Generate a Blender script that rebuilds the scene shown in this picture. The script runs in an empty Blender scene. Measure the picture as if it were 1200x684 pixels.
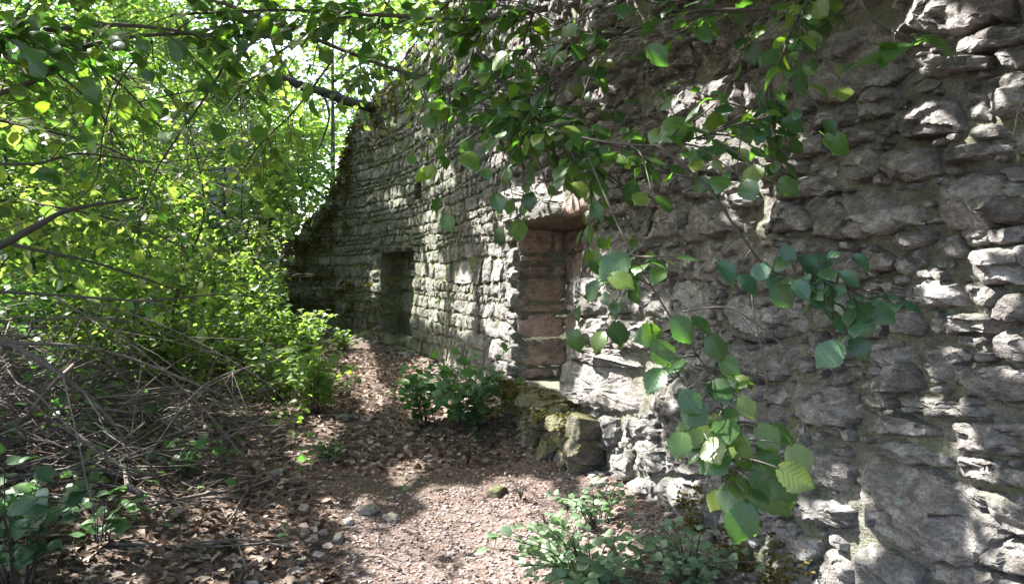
import bpy, math, random
import numpy as np
from mathutils import Vector, Matrix, noise
random.seed(7); RNG = np.random.default_rng(7)
SC = bpy.context.scene
COL = SC.collection
# ------------------------------------------------------------------ camera, sky, sun, exposure
CAM_H, YAW, PITCH, FPX = 1.5, math.radians(16.4), math.radians(-1.48), 850.0
cam = bpy.data.cameras.new('camera'); camo = bpy.data.objects.new('camera', cam); COL.objects.link(camo)
camo.location = (0, 0, CAM_H); camo.rotation_euler = (math.pi/2 + PITCH, 0, -YAW)
cam.lens = FPX/1200*36; cam.sensor_width = 36; cam.clip_start = .05; cam.clip_end = 800
SC.camera = camo
SUN = np.array([-.53, .42, .77]); SUN = SUN/np.linalg.norm(SUN)
SUN_EL = math.asin(SUN[2]); SUN_AZ = math.atan2(SUN[0], SUN[1])
w = bpy.data.worlds.new('World'); SC.world = w; w.use_nodes = True
nt = w.node_tree; bg = nt.nodes['Background']
sky = nt.nodes.new('ShaderNodeTexSky'); sky.sky_type = 'NISHITA'; sky.sun_disc = False
sky.sun_elevation = SUN_EL; sky.sun_rotation = SUN_AZ; sky.dust_density = 3.0; sky.air_density = 1.0; sky.ozone_density = 1.0
nt.links.new(sky.outputs[0], bg.inputs[0]); bg.inputs[1].default_value = .15
sl = bpy.data.lights.new('sun', 'SUN'); sl.energy = 5.0; sl.angle = math.radians(.53); sl.color = (1, .965, .93)
slo = bpy.data.objects.new('sun', sl); COL.objects.link(slo)
slo.rotation_euler = Vector(SUN).to_track_quat('Z', 'Y').to_euler(); slo.location = (-8, 8, 20)
SC.view_settings.view_transform = 'Standard'; SC.view_settings.look = 'None'
SC.view_settings.gamma = 1; SC.view_settings.exposure = 2.5
SC.cycles.max_bounces = 8; SC.cycles.diffuse_bounces = 5; SC.cycles.transmission_bounces = 6
# ------------------------------------------------------------------ camera maths
FW = np.array([math.sin(YAW)*math.cos(PITCH), math.cos(YAW)*math.cos(PITCH), math.sin(PITCH)])
RT = np.array([math.cos(YAW), -math.sin(YAW), 0.0]); UPV = np.cross(RT, FW)
EYE = np.array([0, 0, CAM_H])
def ray(px, py): return FW + RT*((px-600)/FPX) - UPV*((py-342)/FPX)
def at(px, py, z): return EYE + ray(px, py)*z
def to_px(P):
    P = np.atleast_2d(P) - EYE
    z = P@FW; zz = np.where(z > .05, z, .05)
    return 600+FPX*(P@RT)/zz, 342-FPX*(P@UPV)/zz, z
# ------------------------------------------------------------------ object helpers
def link(o): COL.objects.link(o); return o
def tag(o, label=None, cat=None, group=None, kind=None):
    if label: o['label'] = label
    if cat: o['category'] = cat
    if group: o['group'] = group
    if kind: o['kind'] = kind
    return o
def empty(name, loc=(0, 0, 0)):
    o = bpy.data.objects.new(name, None); o.location = loc; o.empty_display_size = .1
    return link(o)
def under(o, parent):
    if parent is not None:
        o.parent = parent
        o.matrix_parent_inverse = Matrix.Translation(-Vector(parent.location))
    return o
def mesh_np(name, V, F, mats, parent=None, smooth=True, nper=None, uv=None):
    """V (n,3) array; F (m,k) int array or a list of faces"""
    me = bpy.data.meshes.new(name)
    if isinstance(F, np.ndarray):
        m, k = F.shape
        me.vertices.add(len(V)); me.vertices.foreach_set('co', np.asarray(V, dtype=np.float32).ravel())
        me.loops.add(m*k); me.loops.foreach_set('vertex_index', F.astype(np.int32).ravel())
        me.polygons.add(m); me.polygons.foreach_set('loop_start', np.arange(0, m*k, k, dtype=np.int32))
        try: me.polygons.foreach_set('loop_total', np.full(m, k, dtype=np.int32))
        except Exception: pass
        me.update(calc_edges=True)
    else:
        me.from_pydata([tuple(v) for v in V], [], F); me.update()
    if smooth: me.polygons.foreach_set('use_smooth', np.ones(len(me.polygons), dtype=bool))
    if smooth and ('stone' in name): me.set_sharp_from_angle(angle=math.radians(27))
    if uv is not None:
        l = me.uv_layers.new(name='uv'); idx = np.empty(len(me.loops), dtype=np.int32); me.loops.foreach_get('vertex_index', idx)
        l.data.foreach_set('uv', np.asarray(uv, dtype=np.float32)[idx].ravel())
    me.materials.append(mats)
    o = bpy.data.objects.new(name, me); link(o); under(o, parent)
    return o
class MB:
    def __init__(s): s.V = []; s.F = []; s.n = 0
    def add(s, V, F):
        V = np.asarray(V); s.V.append(V); s.F += [tuple(i+s.n for i in f) for f in F]; s.n += len(V)
    def build(s, name, mat, parent=None, smooth=True):
        return mesh_np(name, np.concatenate(s.V), s.F, mat, parent, smooth)
def tube(mb, pts, radii, k=6, wob=0.0):
    pts = [np.asarray(p, float) for p in pts]; n = len(pts); V = []; F = []
    ref = np.array([.13, .31, .94]); 
    for i in range(n):
        t = pts[min(i+1, n-1)]-pts[max(i-1, 0)]; t = t/(np.linalg.norm(t)+1e-9)
        a = np.cross(t, ref)
        if np.linalg.norm(a) < .1: a = np.cross(t, np.array([1., 0, 0]))
        a /= np.linalg.norm(a); b = np.cross(t, a)
        for j in range(k):
            ang = 2*math.pi*j/k; r = radii[i]*(1+wob*(random.random()-.5))
            V.append(pts[i]+(a*math.cos(ang)+b*math.sin(ang))*r)
    for i in range(n-1):
        for j in range(k):
            F.append((i*k+j, i*k+(j+1) % k, (i+1)*k+(j+1) % k, (i+1)*k+j))
    F.append(tuple(range(k))[::-1]); F.append(tuple((n-1)*k+j for j in range(k)))
    mb.add(V, F)
def spline(P, m=5):
    P = [np.asarray(p, float) for p in P]; out = []
    Q = [2*P[0]-P[1]]+P+[2*P[-1]-P[-2]]
    for i in range(1, len(Q)-2):
        for j in range(m):
            t = j/m; a, b, c, d = Q[i-1], Q[i], Q[i+1], Q[i+2]
            out.append(.5*((2*b)+(-a+c)*t+(2*a-5*b+4*c-d)*t*t+(-a+3*b-3*c+d)*t**3))
    out.append(P[-1]); return out
def nz(x, y, z=0.0): return noise.noise(Vector((x, y, z)))
def fbm(x, y, z, o=4): return noise.fractal(Vector((x, y, z)), 1.0, 2.0, o)
# ------------------------------------------------------------------ materials
def newmat(name):
    m = bpy.data.materials.new(name); m.use_nodes = True
    return m, m.node_tree, m.node_tree.nodes, m.node_tree.nodes['Principled BSDF']
def N(nt_, typ, **kw):
    n = nt_.nodes.new(typ)
    for k_, v in kw.items():
        if k_ in ('operation', 'blend_type', 'data_type', 'feature', 'noise_type', 'clamp'): setattr(n, k_, v)
        else: n.inputs[k_].default_value = v
    return n
def ramp(nt_, stops, src):
    r = nt_.nodes.new('ShaderNodeValToRGB'); el = r.color_ramp.elements
    while len(el) < len(stops): el.new(.5)
    for e, (p, c) in zip(el, stops): e.position = p; e.color = (*c, 1) if len(c) == 3 else c
    nt_.links.new(src, r.inputs[0]); return r.outputs[0]
def mixc(nt_, fac, a, b, mode='MIX'):
    m = nt_.nodes.new('ShaderNodeMix'); m.data_type = 'RGBA'; m.blend_type = mode
    for s, v in ((0, fac), (6, a), (7, b)):
        if hasattr(v, 'is_linked') or hasattr(v, 'links'): nt_.links.new(v, m.inputs[s])
        else: m.inputs[s].default_value = v if s == 0 else ((*v, 1) if len(v) == 3 else v)
    return m.outputs[2]
def fnoise(nt_, co, scale, detail=6, rough=.6):
    n = nt_.nodes.new('ShaderNodeTexNoise'); n.inputs['Scale'].default_value = scale; n.inputs['Detail'].default_value = detail
    n.inputs['Roughness'].default_value = rough; nt_.links.new(co, n.inputs['Vector']); return n.outputs[0]
def math2(nt_, op, a, b, clamp=False):
    m = nt_.nodes.new('ShaderNodeMath'); m.operation = op; m.use_clamp = clamp
    for i, v in ((0, a), (1, b)):
        if isinstance(v, (int, float)): m.inputs[i].default_value = v
        else: nt_.links.new(v, m.inputs[i])
    return m.outputs[0]
def stone_mat(name, c0, c1, c2, moss=.35, mosscol=(.075, .095, .03), bump=.55, red=0.0, far_green=0.0, upk=.5):
    m, t, n, p = newmat(name); L = t.links
    g = n.new('ShaderNodeNewGeometry'); pos = g.outputs['Position']
    st = n.new('ShaderNodeMapping'); st.inputs['Scale'].default_value = (1, 1, 1.8); L.new(pos, st.inputs[0])
    big = fnoise(t, pos, 2.2, 3); mid = fnoise(t, st.outputs[0], 13, 6, .68); fine = fnoise(t, pos, 85, 5, .7)
    base = ramp(t, [(.28, c0), (.5, c1), (.72, c2)], mid)
    isl = ramp(t, [(0, (.58, .56, .53)), (.35, (.88, .86, .84)), (.7, (1.1, 1.06, 1.0)), (1, (1.38, 1.35, 1.33))], g.outputs['Random Per Island'])
    base = mixc(t, 1.0, base, isl, 'MULTIPLY')
    base = mixc(t, .75, base, ramp(t, [(.32, (.42, .4, .38)), (.5, (1, 1, 1)), (.7, (1.35, 1.35, 1.38))], fine), 'MULTIPLY')
    # lichen blotches
    lv = n.new('ShaderNodeTexVoronoi'); lv.inputs['Scale'].default_value = 19; L.new(pos, lv.inputs['Vector'])
    lm = math2(t, 'MULTIPLY', ramp(t, [(.2, (1, 1, 1)), (.36, (0, 0, 0))], lv.outputs['Distance']), ramp(t, [(.5, (0, 0, 0)), (.62, (1, 1, 1))], fnoise(t, pos, 5.1, 4)))
    base = mixc(t, math2(t, 'MULTIPLY', lm, .55), base, (.42, .43, .38))
    # dark damp stains
    ds = ramp(t, [(.5, (0, 0, 0)), (.68, (1, 1, 1))], fnoise(t, pos, 3.3, 5, .65))
    base = mixc(t, math2(t, 'MULTIPLY', ds, .55), base, (.085, .075, .062))
    sep = n.new('ShaderNodeSeparateXYZ'); L.new(pos, sep.inputs[0])
    sepn = n.new('ShaderNodeSeparateXYZ'); L.new(g.outputs['Normal'], sepn.inputs[0])
    up = math2(t, 'MULTIPLY', sepn.outputs[2], upk)
    mf = math2(t, 'ADD', math2(t, 'ADD', fnoise(t, pos, 4.4, 6, .7), up), moss-.75)
    if far_green:
        fy = n.new('ShaderNodeMapRange'); fy.inputs[1].default_value = 6.8; fy.inputs[2].default_value = 10.5; fy.inputs[4].default_value = far_green
        L.new(sep.outputs[1], fy.inputs[0]); mf = math2(t, 'ADD', mf, fy.outputs[0])
    mm = ramp(t, [(.0, (0, 0, 0)), (.32, (1, 1, 1))], mf)
    mcol = mixc(t, fine, mosscol, tuple(1.9*c for c in mosscol))
    base = mixc(t, math2(t, 'MULTIPLY', mm, .72), base, mcol)
    L.new(base, p.inputs['Base Color']); p.inputs['Roughness'].default_value = .88
    p.inputs['Specular IOR Level'].default_value = .3
    cr = n.new('ShaderNodeTexVoronoi'); cr.feature = 'DISTANCE_TO_EDGE'; cr.inputs['Scale'].default_value = 15
    dis = n.new('ShaderNodeMix'); dis.data_type = 'VECTOR'; dis.inputs[0].default_value = .12
    nn = n.new('ShaderNodeTexNoise'); nn.inputs['Scale'].default_value = 9; nn.inputs['Detail'].default_value = 4; L.new(pos, nn.inputs['Vector'])
    L.new(st.outputs[0], dis.inputs[4]); L.new(nn.outputs[1], dis.inputs[5]); L.new(dis.outputs[1], cr.inputs['Vector'])
    crk = ramp(t, [(0, (0, 0, 0)), (.05, (1, 1, 1))], cr.outputs['Distance'])
    h1 = math2(t, 'MULTIPLY', mid, 1.5); h2 = math2(t, 'MULTIPLY', fine, .38)
    hh = math2(t, 'ADD', math2(t, 'ADD', h1, h2), math2(t, 'MULTIPLY', crk, .16))
    b = n.new('ShaderNodeBump'); b.inputs['Strength'].default_value = bump; b.inputs['Distance'].default_value = .035
    L.new(hh, b.inputs['Height']); L.new(b.outputs[0], p.inputs['Normal'])
    return m
def leaf_mat(name, cols, trans, tr=.5, rough=.42, veins=False, spec=.45):
    m, t, n, p = newmat(name); L = t.links
    g = n.new('ShaderNodeNewGeometry'); oi = n.new('ShaderNodeObjectInfo')
    rnd = math2(t, 'FRACT', math2(t, 'ADD', g.outputs['Random Per Island'], oi.outputs['Random']), 0)
    k = len(cols); c = ramp(t, [(i/(k-1), cc) for i, cc in enumerate(cols)], rnd)
    f = fnoise(t, g.outputs['Position'], 40, 3)
    c = mixc(t, .4, c, ramp(t, [(.3, (.6, .6, .6)), (.7, (1.35, 1.35, 1.3))], f), 'MULTIPLY')
    if veins:
        u = n.new('ShaderNodeUVMap'); s = n.new('ShaderNodeSeparateXYZ'); L.new(u.outputs[0], s.inputs[0])
        ax = math2(t, 'ABSOLUTE', s.outputs[0], 0)
        ph = math2(t, 'SUBTRACT', s.outputs[1], math2(t, 'MULTIPLY', ax, .75))
        wv = math2(t, 'ABSOLUTE', math2(t, 'SINE', math2(t, 'MULTIPLY', ph, 24), 0), 0)
        vein = ramp(t, [(0, (1, 1, 1)), (.22, (0, 0, 0))], wv)
        mid = ramp(t, [(0, (1, 1, 1)), (.035, (0, 0, 0))], ax)
        vv = math2(t, 'MAXIMUM', math2(t, 'MULTIPLY', vein, .55), mid)
        c = mixc(t, math2(t, 'MULTIPLY', vv, .15), c, (.14, .22, .08))
        b = n.new('ShaderNodeBump'); b.inputs['Strength'].default_value = .12; b.inputs['Distance'].default_value = .002
        L.new(math2(t, 'SUBTRACT', wv, vv), b.inputs['Height']); L.new(b.outputs[0], p.inputs['Normal'])
    L.new(c, p.inputs['Base Color']); p.inputs['Roughness'].default_value = rough; p.inputs['Specular IOR Level'].default_value = spec
    tl = n.new('ShaderNodeBsdfTranslucent'); L.new(mixc(t, 1.0, c, trans, 'MULTIPLY'), tl.inputs[0])
    mx = n.new('ShaderNodeMixShader'); mx.inputs[0].default_value = tr
    L.new(p.outputs[0], mx.inputs[1]); L.new(tl.outputs[0], mx.inputs[2]); L.new(mx.outputs[0], n['Material Output'].inputs[0])
    return m
def wood_mat(name, a, b_, moss=0.0, bump=.5):
    m, t, n, p = newmat(name); L = t.links
    g = n.new('ShaderNodeNewGeometry'); f = fnoise(t, g.outputs['Position'], 30, 6, .7)
    c = ramp(t, [(.3, a), (.7, b_)], f)
    c = mixc(t, 1, c, ramp(t, [(0, (.6, .6, .6)), (1, (1.35, 1.32, 1.3))], g.outputs['Random Per Island']), 'MULTIPLY')
    if moss:
        c = mixc(t, ramp(t, [(.45, (0, 0, 0)), (.6, (moss,)*3)], fnoise(t, g.outputs['Position'], 5, 4)), c, (.06, .085, .02))
    L.new(c, p.inputs['Base Color']); p.inputs['Roughness'].default_value = .85
    b = n.new('ShaderNodeBump'); b.inputs['Strength'].default_value = bump; b.inputs['Distance'].default_value = .02
    L.new(f, b.inputs['Height']); L.new(b.outputs[0], p.inputs['Normal']); return m
M_STONE = stone_mat('limestone', (.07, .067, .063), (.18, .173, .167), (.35, .34, .333), moss=.10, far_green=.27, bump=.7, upk=.16, mosscol=(.07, .088, .036))
M_JAMB = stone_mat('reddish_sandstone', (.17, .125, .108), (.30, .225, .20), (.40, .32, .29), moss=-.05)
M_MORTAR = stone_mat('lime_mortar', (.085, .083, .07), (.175, .173, .148), (.26, .256, .225), moss=.30, far_green=.32, bump=.8, upk=.1)
M_MOSSY = stone_mat('mossy_stone', (.09, .085, .07), (.19, .18, .155), (.32, .31, .28), moss=.30, mosscol=(.085, .085, .025), bump=1.0)
M_ROCK = stone_mat('loose_rock', (.14, .12, .115), (.26, .235, .225), (.38, .36, .35), moss=-.1)
M_RUIN = stone_mat('pale_limestone', (.2, .195, .19), (.36, .35, .34), (.5, .49, .47), moss=0)
M_MOSS = leaf_mat('moss', [(.055, .055, .014), (.085, .08, .02), (.12, .10, .03), (.06, .065, .015)], (1.4, 1.4, .6), .25, .8, spec=.1)
M_HAZEL = leaf_mat('hazel_leaf', [(.028, .062, .022), (.04, .088, .028), (.05, .105, .03), (.065, .12, .028), (.11, .145, .028)], (2.5, 3.0, .8), .42, .38, veins=True, spec=.6)
M_IVY = leaf_mat('dark_leaf', [(.03, .07, .035), (.045, .10, .05), (.06, .12, .05)], (1.8, 2.4, .9), .3, .4, veins=True, spec=.6)
M_PLANT = leaf_mat('undergrowth_leaf', [(.05, .10, .045), (.07, .14, .055), (.085, .16, .05)], (2.0, 2.6, .9), .38, .45)
M_DEEP = leaf_mat('deep_green_leaf', [(.03, .07, .025), (.045, .10, .03), (.07, .13, .035)], (2.0, 2.6, .8), .38, .45)
M_PALE = leaf_mat('pale_undergrowth_leaf', [(.10, .16, .09), (.13, .20, .11), (.17, .23, .14)], (1.6, 2.0, .9), .35, .45)
M_TREE = leaf_mat('tree_leaf', [(.06, .105, .035), (.085, .135, .045), (.12, .165, .055), (.15, .185, .055)], (2.4, 2.6, 1.2), .5, .5, spec=.35)
M_TREE2 = leaf_mat('pale_tree_leaf', [(.08, .14, .045), (.12, .18, .055), (.16, .21, .06)], (2.5, 2.8, 1.1), .5, .5, spec=.35)
M_LITTER = leaf_mat('dead_leaf', [(.045, .03, .02), (.10, .065, .045), (.19, .135, .10), (.36, .30, .25), (.12, .065, .04)], (1, .8, .6), .15, .75, spec=.2)
M_BARK = wood_mat('bark', (.018, .014, .01), (.065, .054, .042), .7, 1.0)
M_TWIG = wood_mat('live_twig', (.03, .024, .018), (.075, .062, .05), .2)
M_STICK = wood_mat('dead_stick', (.045, .035, .028), (.17, .14, .12), 0)
def ground_mat():
    m, t, n, p = newmat('forest_soil'); L = t.links
    g = n.new('ShaderNodeNewGeometry'); pos = g.outputs['Position']
    a = fnoise(t, pos, 3, 6, .65); b = fnoise(t, pos, 38, 6, .75)
    c = ramp(t, [(.3, (.035, .024, .017)), (.5, (.085, .058, .043)), (.72, (.17, .12, .095))], b)
    v = n.new('ShaderNodeTexVoronoi'); v.inputs['Scale'].default_value = 45; L.new(pos, v.inputs['Vector'])
    sepc = n.new('ShaderNodeSeparateXYZ'); L.new(v.outputs['Color'], sepc.inputs[0])
    chips = ramp(t, [(.0, (.07, .045, .035)), (.5, (.20, .145, .13)), (.8, (.34, .27, .255)), (1, (.46, .40, .385))], sepc.outputs[0])
    sp = n.new('ShaderNodeSeparateXYZ'); L.new(pos, sp.inputs[0])
    near = n.new('ShaderNodeMapRange'); near.inputs[1].default_value = 5.2; near.inputs[2].default_value = 3.6; L.new(sp.outputs[1], near.inputs[0])
    rt = n.new('ShaderNodeMapRange'); rt.inputs[1].default_value = .0; rt.inputs[2].default_value = 1.0; L.new(sp.outputs[0], rt.inputs[0])
    pf = math2(t, 'MULTIPLY', math2(t, 'MULTIPLY', near.outputs[0], rt.outputs[0]), ramp(t, [(.3, (.3, .3, .3)), (.6, (1, 1, 1))], a))
    c = mixc(t, math2(t, 'ADD', math2(t, 'MULTIPLY', pf, .6), .04), c, chips)
    c = mixc(t, math2(t, 'MULTIPLY', ramp(t, [(.52, (0, 0, 0)), (.68, (1, 1, 1))], fnoise(t, pos, 1.1, 5)), .3), c, (.05, .06, .02))
    L.new(c, p.inputs['Base Color']); p.inputs['Roughness'].default_value = .95
    bm = n.new('ShaderNodeBump'); bm.inputs['Strength'].default_value = .8; bm.inputs['Distance'].default_value = .02
    L.new(math2(t, 'ADD', b, math2(t, 'MULTIPLY', v.outputs['Distance'], .8)), bm.inputs['Height']); L.new(bm.outputs[0], p.inputs['Normal']); return m
M_GROUND = ground_mat()
# ------------------------------------------------------------------ terrain
def sm(a, b, x): t = np.clip((x-a)/(b-a), 0, 1); return t*t*(3-2*t)
def gh(x, y):
    """ground height, scalar"""
    bank = .42*float(sm(-.4, -3.0, x)) + .75*float(sm(-3, -9, x))*1.0
    rise = .35*float(sm(11, 18, y)) + 3.5*float(sm(24, 60, y))
    foot = .10*float(sm(1.5, 2.1, x))*(1 if y < 17 else 0)
    return bank+rise+foot+.05*nz(x*.9, y*.9, 3.1)+.016*nz(x*4.2, y*4.2, 1.7)-.04*math.exp(-((x-.75)/.5)**2)
def ground_at(px, py):
    r = ray(px, py); t = CAM_H/max(1e-3, -r[2])
    for _ in range(8):
        P = EYE+r*t; t = (CAM_H-gh(P[0], P[1]))/max(1e-3, -r[2])
    return EYE+r*t
xs = np.concatenate([-np.geomspace(9, 260, 22)[::-1], np.arange(-8.9, 3.2, .075), np.geomspace(3.4, 260, 26)])
ys = np.concatenate([-np.geomspace(1.2, 200, 18)[::-1], np.arange(-1, 13, .075), np.arange(13, 26, .25), np.geomspace(26.5, 400, 30)])
GV = np.array([(x, y, gh(x, y)) for y in ys for x in xs]); nx = len(xs)
ii, jj = np.meshgrid(np.arange(len(ys)-1), np.arange(nx-1), indexing='ij'); q = (ii*nx+jj).ravel()
ground = mesh_np('ground', GV, np.stack([q, q+1, q+nx+1, q+nx], 1), M_GROUND)
tag(ground, 'brown woodland floor and trodden earth path beside the old wall', kind='structure')
# ------------------------------------------------------------------ the wall's own coordinates
PTS = [(2.15, -1.2), (2.10, 2), (2.08, 5), (2.14, 7.2), (2.12, 9), (1.98, 12), (1.56, 14), (.95, 15.6), (.45, 16.2), (-.35, 16.7)]
DP = np.array(spline([(a, b, 0) for a, b in PTS], 12))[:, :2]
SS = np.concatenate([[0], np.cumsum(np.linalg.norm(np.diff(DP, axis=0), axis=1))]); SMAX = SS[-1]
TX = np.gradient(DP[:, 0], SS); TY = np.gradient(DP[:, 1], SS)
def wpos(s, h, d):
    x = np.interp(s, SS, DP[:, 0]); y = np.interp(s, SS, DP[:, 1]); tx = np.interp(s, SS, TX); ty = np.interp(s, SS, TY)
    l = math.hypot(tx, ty); tx /= l; ty /= l
    d2 = d+.07*nz(s*.45, h*.6, 5)+.02*nz(s*1.6, h*1.9, 9)
    return np.array([x-ty*d2, y+tx*d2, h])
def s_of_y(Y): return float(np.interp(Y, DP[:, 1], SS))
def px_to_wall(px, py):
    r = ray(px, py); best = None
    for i in range(len(DP)-1):
        a, b = DP[i], DP[i+1]; e = b-a; den = r[0]*(-e[1])+e[0]*r[1]
        if abs(den) < 1e-9: continue
        t = (a[0]*(-e[1])+e[0]*a[1])/den; u = (r[0]*a[1]-r[1]*a[0])/den
        if t > 0 and -.01 <= u <= 1.01 and (best is None or t < best[0]): best = (t, SS[i]+u*(SS[i+1]-SS[i]), CAM_H+r[2]*t)
    if best is None:
        t = 2.12/r[0]; return (s_of_y(max(-1.1, r[1]*t)), CAM_H+r[2]*t)
    return best[1], best[2]
TOPK = [(-2, 5.6), (s_of_y(8), 5.5), (s_of_y(13), 5.25), (s_of_y(14.3), 5.0), (s_of_y(15.3), 4.6), (s_of_y(15.75), 3.7), (s_of_y(16.2), 2.75), (SMAX-.05, 2.15)]
def htop(s): return float(np.interp(s, [a for a, b in TOPK], [b for a, b in TOPK]))+.16*nz(s*2.3, 4.4)+.08*(1 if nz(s*5, 1.2) > 0 else -1)
NI = (s_of_y(5.15), s_of_y(7.1), .42, 2.05, .5)      # the niche: s0, s1, h0, h1, depth
DO = (s_of_y(12.6), s_of_y(14.15), .30, 1.95, .42)    # the far doorway
PH = (s_of_y(12.0), s_of_y(12.35), 2.75, 2.98, .35)   # putlog hole
def inside(o, s, h, m=0): return o[0]-m < s < o[1]+m and o[2]-m < h < o[3]+m
def recess(s, h):
    r = 0
    for o in (NI, DO, PH):
        if inside(o, s, h): r = max(r, o[4])
    return r
wall = empty('castle_wall', (2.6, 7.5, 0))
tag(wall, 'long ruined rubble stone wall with a recessed niche and dark doorway beside the path', 'wall')
# core of mortar and packed rubble
sv = np.unique(np.concatenate([np.arange(0, 1.2, .08), np.arange(1.2, 7, .024), np.arange(7, SMAX, .05), [NI[0]-.012, NI[0]+.012, NI[1]-.012, NI[1]+.012, DO[0]-.012, DO[0]+.012, DO[1]-.012, DO[1]+.012]]))
HS = np.concatenate([np.arange(-.25, 2.7, .024), np.linspace(2.75, 1e3, 1)[:0], np.arange(2.75, 5.9, .07)]); NV = len(HS); rows = []
for s in sv:
    H = htop(s); col = []; e = max(0, (s-(SMAX-.4))/.4)
    for j in range(NV):
        h = min(HS[j], H-.001*(NV-j))
        rr = recess(s, h); d = -.024-rr*1.0-(.035 if rr else 0)+(.008*nz(s*2, h*2) if s < 7 else 0)+.026*fbm(s*3.5, h*4.5, rr, 3)+.012*nz(s*19, h*26, 3)-e*e*.6
        col.append(wpos(s, h, d))
    for d in (-.3, -.6, -.9, -1.2): col.append(wpos(s, H+.06*nz(s*3, d*3), d*(1-e)-.6*e))
    for h in (H*.6, -.25): col.append(wpos(s, h, -1.3*(1-e)-.65*e))
    rows.append(col)
CV = np.array(rows).reshape(-1, 3); nr = NV+6
ii, jj = np.meshgrid(np.arange(len(sv)-1), np.arange(nr-1), indexing='ij'); q = (ii*nr+jj).ravel()
mesh_np('mortar_core', CV, np.stack([q, q+1, q+nr+1, q+nr], 1)[:, ::-1].copy(), M_MORTAR, wall)
# ------------------------------------------------------------------ stone builder
def chaikin(P, k=1):
    for _ in range(k):
        Q = []
        for i in range(len(P)):
            a, b = P[i], P[(i+1) % len(P)]; Q += [a*.86+b*.14, a*.14+b*.86]
        P = Q
    return P
def stone_geo(poly, F, proud=.05, sp=.03, rough=1.0, seed=0, deep=.12, round_=4.5, shrink=.012):
    rnd = random.Random(seed); P = [np.array(p, float) for p in poly]
    area = sum(P[i-1][0]*P[i][1]-P[i][0]*P[i-1][1] for i in range(len(P)))
    if area < 0: P = P[::-1]
    c = sum(P)/len(P); size = max(np.ptp([p[0] for p in P]), np.ptp([p[1] for p in P])); small = min(np.ptp([p[0] for p in P]), np.ptp([p[1] for p in P]))
    P = [c+(p-c)*max(.6, 1-shrink*2/max(small, .05)) for p in P]
    P = chaikin(P, 1)
    per = [np.linalg.norm(P[i]-P[i-1]) for i in range(len(P))]; tot = sum(per)
    n = int(min(110, max(12, tot/sp))); out = []; acc = 0; rough_o = rough*(.6 if min(small, 9) > .14 else 1); i = 0; PP = P+[P[0]]
    cum = np.concatenate([[0], np.cumsum([np.linalg.norm(PP[k+1]-PP[k]) for k in range(len(P))])]); arr = np.array(PP)
    ox, oy = rnd.uniform(-50, 50), rnd.uniform(-50, 50)
    for k in range(n):
        t = cum[-1]*k/n; p = np.array([np.interp(t, cum, arr[:, 0]), np.interp(t, cum, arr[:, 1])])
        w = rough_o*min(small, .2)
        p = p+np.array([nz(p[0]*9+ox, p[1]*9, 1), nz(p[0]*9, p[1]*9+oy, 2)])*w*.16+np.array([nz(p[0]*30+ox, p[1]*30, 1), nz(p[0]*30, p[1]*30+oy, 2)])*w*.09
        out.append(p)
    nrg = int(max(3, min(20, small/2/sp)))
    planes = []
    for k in range(rnd.randint(3, 6)):
        a = rnd.uniform(0, 6.283); sl_ = rnd.uniform(.15, 1.1); off = rnd.uniform(.12, .5)*small
        planes.append((math.cos(a)*sl_, math.sin(a)*sl_, sl_*off))
    tilt = (rnd.uniform(-.13, .13), rnd.uniform(-.26, .04))
    strata = rnd.choice([0, 0, .6, 1.1]); fs = rnd.uniform(4.5, 10); lay = rnd.uniform(20, 40); V = []
    def hgt(p, t):
        u, v = p-c
        base = proud*(1-t**(round_*2))**.5 if t < 1 else 0
        f = min([0]+[-(a*u+b*v)+o-.012 for a, b, o in planes]); f = max(f, -proud*.7-.004)
        d = base+f*.8+tilt[0]*u+tilt[1]*v
        A = rough*min(1, size/.22)
        dd_, pp_ = noise.voronoi(Vector((p[0]*fs+ox, p[1]*fs*1.5+oy, ox)))
        q0 = pp_[0]; h1_ = math.sin(q0[0]*91.7+q0[1]*37.3+q0[2]*11.1)*43758.5; h1_ -= math.floor(h1_); h2_ = (h1_*7.31) % 1; h3_ = (h1_*13.7) % 1
        d += A*(.026*(.35*(h1_-.5)+2.6*((p[0]*fs+ox-q0[0])*(h2_-.5)+(p[1]*fs*1.5+oy-q0[1])*(h3_-.62))))
        ph = p[1]*lay+.9*nz(p[0]*3.5, p[1]*3, oy)+ox; ph -= math.floor(ph); d += A*strata*.0035*((ph/.8 if ph < .8 else (1-ph)/.2)-.5)
        d += A*(.009*fbm(p[0]*7+ox, p[1]*9+oy, .3, 3)+.008*fbm(p[0]*30, p[1]*34, ox, 3))
        return d
    for p in out: V.append(F(*(c+(p-c)*1.0), -deep))
    for k in range(nrg):
        t = (1-k/nrg)
        t = t**.85
        for p in out:
            qv = c+(p-c)*t
            jx = .004*rough*nz(qv[0]*60, qv[1]*60, ox)
            V.append(F(qv[0]+jx, qv[1]+jx, hgt(qv, t)))
    V.append(F(c[0], c[1], hgt(c, 0)))
    Fc = []
    for k in range(nrg):
        for j in range(n):
            a, b = k*n+j, k*n+(j+1) % n; Fc.append((a, b, b+n, a+n))
    top = (nrg)*n; cc = len(V)-1
    for j in range(n): Fc.append((top+j, top+(j+1) % n, cc))
    return np.array(V), Fc
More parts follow.
